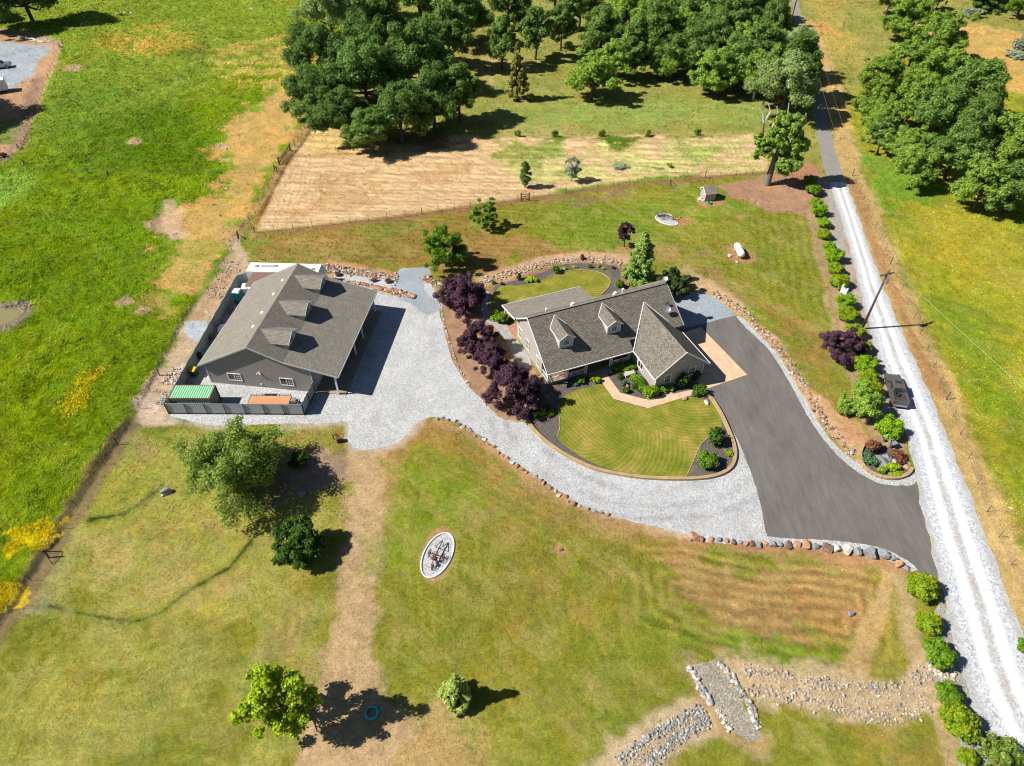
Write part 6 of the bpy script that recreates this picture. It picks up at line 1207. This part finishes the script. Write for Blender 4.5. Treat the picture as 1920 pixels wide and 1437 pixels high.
# tall grass fringes, flowers
def scatter(name, poly_px, n, size, mat, hh, label, cat, seed=1, soft=0):
    rg = np.random.default_rng(seed); poly = W(poly_px); xs = [p[0] for p in poly]; ys = [p[1] for p in poly]
    x = rg.uniform(min(xs), max(xs), n*3); y = rg.uniform(min(ys), max(ys), n*3); d = sdist(x, y, poly)+soft*(fbm(x, y, .8, seed+500, 3)-.5)*4; m = d > 0; x = x[m][:n]; y = y[m][:n]; k = len(x)
    pos = np.stack([x, y, rg.uniform(.0, hh, k)], 1); nr = rg.normal(size=(k,3)); nr[:,2] = np.abs(nr[:,2])*.8; nr /= np.linalg.norm(nr, axis=1)[:,None]
    c0 = np.array([pos[:,0].mean(), pos[:,1].mean(), 0]); o = bpy.data.objects.new(name, leafmesh(name, pos-c0, nr, size, mat, rg)); COL.objects.link(o); o.location = c0; return tag(o, label, cat, kind='stuff')
fl = plain('yellow_petals', K(255,212,12,.95), .8, var=.1)
scatter('wildflowers', [(22,1003),(60,988),(120,980),(112,1002),(88,1026),(40,1040),(25,1024)], 6500, .07, fl, .5, 'big patch of yellow wildflowers by the lower left fence', 'flowers', 2, 1)
scatter('wildflowers', [(-60,1085),(5,1088),(40,1106),(25,1138),(0,1160),(-60,1180)], 6500, .07, fl, .5, 'yellow wildflowers at the lower left edge', 'flowers', 3, 1)
scatter('wildflowers', [(140,712),(178,692),(202,690),(176,730),(162,772),(122,786),(110,768)], 2600, .09, fl, .6, 'sparse yellow wildflowers in the middle of the left pasture', 'flowers', 4, 1)
# ============================================================ ROCKS
def rockmesh(seed, mat, flat=.75):
    bm = bmesh.new(); bmesh.ops.create_icosphere(bm, subdivisions=3, radius=1)
    o3 = Vector((seed*7.3, seed*3.1, seed*1.7)); pl = [(Vector((rnd.gauss(0,1),rnd.gauss(0,1),rnd.gauss(0,1))).normalized(), rnd.uniform(.5,.8)) for _ in range(12)]
    for v in bm.verts:
        c_ = v.co.copy()
        for nrm, dd_ in pl:
            e = c_.dot(nrm)-dd_
            if e > 0: c_ -= nrm*e
        c_ *= 1+.14*mnoise.noise(v.co*1.8+o3)+.05*mnoise.noise(v.co*5+o3); c_.z = max(c_.z*flat, -.3)+.22; v.co = c_
    me = bpy.data.meshes.new('rock'); bm.to_mesh(me); bm.free(); me.materials.append(M[mat]); return me
RK = {m: [rockmesh(i+k*5, m) for i in range(4)] for k, m in enumerate(('rockg','rocko','rockw','rockb','rockt'))}
def rock(p, s, mat, label, group=None, name='rock', sq=1.0):
    o = bpy.data.objects.new(name, rnd.choice(RK[mat])); COL.objects.link(o); o.location = (p[0], p[1], 0); o.rotation_euler = (0,0,rnd.uniform(0,6.28)); o.scale = (s*rnd.uniform(.85,1.2), s*rnd.uniform(.7,1.0), s*rnd.uniform(.7,1.0)*sq); return tag(o, label, 'rock', group)
def row(px, step, s, mats, label, group, jit=.12):
    c_ = smooth_poly(W(px), step, False); 
    for i, q in enumerate(c_): rock((q[0]+rnd.gauss(0,jit), q[1]+rnd.gauss(0,jit)), rnd.uniform(*s), rnd.choice(mats), label, group)
row([(822,784),(842,787),(862,796),(885,810),(908,826)], .7, (.26,.42), ('rockg','rockw','rockg','rockb'), 'grey rock in the row edging the upper bend of the gravel drive', 'rocks edging the upper drive bend')
row([(908,826),(935,846),(962,868),(990,888),(1018,908),(1050,928),(1090,950),(1140,967)], .66, (.24,.4), ('rockb','rocko','rockw','rockg','rocko'), 'brown and grey rock in the long row edging the gravel drive above the lower lawn', 'rocks edging the long lower drive')
BD = [(1302,1008,1.0,'rocko','big orange boulder at the left end of the boulder row'),(1316,1012,.55,'rockb','brown boulder touching the big orange one'),(1293,1012,.4,'rockg','small rock left of the big orange boulder'),(1333,1013,.55,'rocko','second orange boulder in the row'),(1347,1013,.55,'rockg','first grey boulder of the row'),(1362,1015,.5,'rocko','small orange boulder between two grey ones'),(1375,1017,.5,'rockb','brown boulder in the left half of the row'),(1388,1018,.45,'rockg','small grey boulder in the left half of the row'),(1398,1021,.5,'rocko','orange boulder before the dark pair'),(1410,1021,.55,'rockb','brown boulder of the dark pair'),(1423,1023,.6,'rockg','dark grey boulder of the dark pair'),(1435,1021,.6,'rocko','bright orange boulder left of the asphalt corner'),(1448,1022,.75,'rockg','rounded grey boulder below the asphalt corner'),(1462,1022,.6,'rockg','smaller grey boulder below the asphalt corner'),(1478,1023,.75,'rockb','brown crusty boulder in the middle of the row'),(1496,1022,.7,'rocko','reddish boulder in the middle of the row'),(1512,1023,.85,'rocko','large orange white boulder in the row'),(1530,1026,.75,'rockg','blue grey boulder right of the large orange white one'),(1549,1029,.85,'rockb','rust red boulder in the right half of the row'),(1567,1031,.8,'rockw','pale boulder in the right half of the row'),(1588,1034,.95,'rockw','white and rust boulder in the right half'),(1607,1036,.9,'rockg','blue grey boulder left of the pair of biggest'),(1632,1040,1.25,'rockg','biggest striped grey boulder of the row'),(1655,1042,1.1,'rockg','second biggest grey boulder of the row'),(1672,1048,.8,'rockg','grey boulder past the biggest pair'),(1684,1058,.8,'rocko','orange boulder near the round hedge shrub'),(1699,1064,.6,'rockg','last grey boulder touching the round hedge shrub')]
for x, y, s, m, lb in BD: rock(P(x, y), s*.8, m, lb, 'boulders along the driveway edge', 'boulder', 1.1)
for x, y, s, m, lb in ((1648,866,1.45,'rockg','huge blue grey boulder in the rockery bed'),(1663,861,.9,'rockg','grey slab boulder leaning behind the huge one'),(1178,703,1.0,'rockw','pale boulder in the entry bed by the wing'),(1175,727,.5,'rocko','small orange rock in the entry bed'),(1284,749,.45,'rocko','orange rock at the lawn edge below the walk end'),(1325,755,.5,'rockw','tan rock by the kerb below the round bush'),(312,925,.8,'rockg','grey rock cluster stone alone on the lower left lawn'),(306,929,.35,'rockw','small pale stone beside the lone grey rock'),(1368,481,.55,'rockw','tan boulder left of the propane tank'),(1382,492,.35,'rockw','small white stone below the propane tank'),(1595,1152,.45,'rockg','flat grey stone in the mown rings'),(1895,955,.45,'rockw','pale stone in the right hand meadow'),(565,928,.7,'rockg','grey boulder in the willow shade'),(530,916,.8,'rockb','dark boulder in the willow shade'),(1640,805,.3,'rockb','dark stone at the bushy tree foot'),(1597,846,.5,'rockg','grey stone at the lower end of the rock strip'),(43,989,.3,'rockw','white stone beside the yellow flowers'),(1052,1031,.25,'rockb','small brown stone in the bare spot of the lower lawn'),(1700,878,.5,'rocko','orange stone at the rockery kerb end'),(1693,868,.5,'rocko','orange slab stone in the rockery rim'),(1676,866,.4,'rockw','pale stone in the rockery rim'),(1533,712,.2,'rockb','little dark stone on the bare strip'),(1270,412,.4,'rocko','orange rock right end of the kidney bed'),(1262,412,.3,'rockb','dark red rock in the kidney bed'),(1275,408,.35,'rocko','orange rock behind the kidney bed'),(645,504,.5,'rockg','blue grey stone in the rubble behind the gravel bed')):
    rock(P(x, y), s, m, lb, None, 'boulder' if s > .6 else 'rock', 1.0)
for k, (x, y) in enumerate(((222,29),(228,28),(234,27),(240,27),(247,26),(252,26),(470,18),(478,19),(155,48),(138,58))): rock(P(x, y), .9, 'rockw' if k % 2 == 0 else 'rockb', 'pale field stone lying in the upper pasture' if k < 6 else ('pale field stone near the top edge left of the grove' if k < 8 else 'field stone in the oak shade top left'), 'field stones in the upper pasture')
for x, y in ((463,222),(535,245),(412,277),(425,280),(327,440),(310,443),(425,355),(245,293),(400,385),(412,405)): rock(P(x, y), .38, 'rockw' if x % 2 else 'rockg', 'small stone poking out of the pasture or its dry strip', 'small stones in the pasture')
def rubble(px, width, n, s, mats, label, name='rock_border', seed=3):
    """uncountable small stones heaped in a band, one object"""
    rg = random.Random(seed); c_ = smooth_poly(W(px), .5, False); o = Vector((*c_[0], 0)); V = []; F = []; MI = []
    base = []
    for m in range(5):
        bm = bmesh.new(); bmesh.ops.create_icosphere(bm, subdivisions=1, radius=1)
        for v in bm.verts: v.co *= 1+.35*mnoise.noise(v.co*2+Vector((m*3+seed,0,0)))
        base.append(([v.co.copy() for v in bm.verts], [[v.index for v in f.verts] for f in bm.faces])); bm.free()
    for i in range(int(n*1.5)):
        t = rg.random()*(len(c_)-1); k = int(t); a = Vector(c_[k]); d_ = Vector(c_[k+1]); q = a.lerp(d_, t-k); u = Vector((-(d_-a).y, (d_-a).x)).normalized(); q += u*rg.gauss(0, .42)*width
        r_ = rg.uniform(*s)*.62*(.5+rg.random()**2*1.1); rz_ = rg.random()*6; vs, fs = rg.choice(base); sx, sy, sz = r_*rg.uniform(.8,1.3), r_*rg.uniform(.7,1), r_*rg.uniform(.5,.8); bi = len(V); z = r_*.3+(rg.random()*.12 if abs(rg.random()) < .4 else 0)
        for v in vs:
            x = v.x*sx; y = v.y*sy; V.append((q.x-o.x+x*math.cos(rz_)-y*math.sin(rz_), q.y-o.y+x*math.sin(rz_)+y*math.cos(rz_), z+v.z*sz))
        F += [[j+bi for j in f] for f in fs]; MI += [rg.randrange(len(mats))]*len(fs)
    me = bpy.data.meshes.new(name); me.from_pydata(V, [], F); [me.materials.append(M[m]) for m in mats]; me.polygons.foreach_set('material_index', MI)
    ob = bpy.data.objects.new(name, me); COL.objects.link(ob); ob.location = o; return tag(ob, label, 'rocks', kind='stuff')
rubble([(1338,549),(1365,566),(1400,592),(1432,624),(1464,660),(1494,706),(1522,748),(1550,796),(1575,826),(1600,852)], .85, 520, (.12,.28), ('rockw','rockt','rockb','rocko'), 'band of loose stones between white gravel strip and bare soil beside the asphalt')
rubble([(905,527),(935,520),(965,510),(1000,500),(1040,492),(1090,486),(1130,488),(1165,492)], 1.0, 750, (.14,.3), ('rockw','rockt','rocko','rockt'), 'curved band of pale stones behind the back lawn bed')
rubble([(606,503),(640,507),(680,512),(715,518),(742,524)], 1.3, 600, (.12,.28), ('rockw','rocko','rockw','rockb'), 'band of mixed stones behind the narrow gravel bed')
rubble([(612,524),(645,528),(680,534),(715,541),(745,548),(778,557)], .5, 330, (.18,.34), ('rocko','rocko','rockw','rockb'), 'row of orange stones in front of the narrow gravel bed', seed=5)
rubble([(700,540),(730,546),(778,557)], .7, 220, (.2,.36), ('rocko','rocko','rockw','rocko'), 'thick end of the orange stone row by the gravel drive', seed=8)
rubble([(802,517),(800,528),(812,530),(830,533)], .8, 130, (.18,.34), ('rocko','rockw','rockb','rocko'), 'stones between blue gravel pad and the top plum tree', seed=6)
rubble([(740,513),(745,524),(738,537)], .3, 40, (.15,.28), ('rocko','rockw'), 'short line of stones on the left edge of the gravel pad', seed=7)
rubble([(826,566),(832,600),(842,640),(856,680),(868,705),(880,722)], .25, 130, (.12,.22), ('rockw','rocko','rockw'), 'thin line of stones between gravel drive and plum bed', seed=9)
rubble([(318,722),(335,704),(345,690)], 2.0, 420, (.14,.26), ('rockw','rockw','rocko'), 'heap of pale stones outside the west fence', 'stone_heap', 10)
rubble([(302,760),(320,735)], 1.6, 160, (.1,.2), ('rockw','rockg'), 'scattered pale stones by the lower left fence corner', 'stone_heap', 11)
rubble([(400,560),(425,520),(440,490)], 2.4, 260, (.08,.18), ('rockw','rockg','rocko'), 'scattered stones on the bare strip west of the fence', 'stone_heap', 12)
cre = 'band of creek stones '
rubble([(1395,1258),(1440,1262),(1500,1275),(1560,1283),(1610,1292),(1660,1292),(1700,1280),(1745,1262)], .85, 330, (.08,.24), ('rockw','rockg','rockt','rockt'), cre+'on the upper bank of the dry creek', 'creek_stones', 13)
rubble([(1400,1298),(1450,1302),(1520,1312),(1590,1335),(1640,1350),(1690,1340),(1740,1320)], .85, 330, (.08,.24), ('rockw','rockg','rockt','rockt'), cre+'on the lower bank of the dry creek', 'creek_stones', 14)
rubble([(1420,1282),(1500,1294),(1580,1308),(1650,1322),(1700,1305),(1750,1280)], 1.6, 700, (.05,.13), ('rockt','rockt','rockw'), 'small stones in the bed of the dry creek', 'creek_stones', 15)
rubble([(1325,1338),(1262,1384),(1215,1415),(1180,1445)], 1.1, 420, (.05,.13), ('rockw','rockg','rockt'), 'small stones in the bed of the lower creek', 'creek_stones', 25)
rubble([(1318,1328),(1285,1345),(1240,1368),(1200,1395),(1160,1430)], .55, 420, (.07,.2), ('rockg','rockg','rockw'), 'grey stones on the upper bank of the lower creek', 'creek_stones', 16)
rubble([(1330,1350),(1290,1372),(1250,1400),(1215,1437)], .6, 420, (.07,.2), ('rockg','rockg','rockw'), 'grey stones on the lower bank of the lower creek', 'creek_stones', 17)
rubble([(1292,1252),(1305,1275),(1320,1300),(1335,1322)], .3, 170, (.16,.32), ('rockw','rockw','rockg'), 'white stones along the left edge of the gravel crossing', 'crossing_stones', 18)
rubble([(1345,1330),(1355,1345),(1370,1370)], .35, 60, (.12,.22), ('rockw',), 'few white stones at the lower left of the gravel crossing', 'crossing_stones', 19)
rubble([(1348,1243),(1365,1262),(1380,1285),(1395,1308),(1408,1330),(1420,1368)], .35, 220, (.16,.32), ('rockw','rockg','rockt'), 'mixed stones along the right edge of the gravel crossing', 'crossing_stones', 20)
rubble([(1740,1255),(1765,1262),(1790,1275)], 1.0, 120, (.12,.3), ('rockw','rockt','rockt'), 'stones where the creek meets the road', 'creek_stones', 21)
rubble([(1690,852),(1700,870),(1708,884)], .5, 70, (.12,.25), ('rockt','rockw','rockt'), 'orange stones along the road side of the rockery bed', 'crossing_stones', 22)
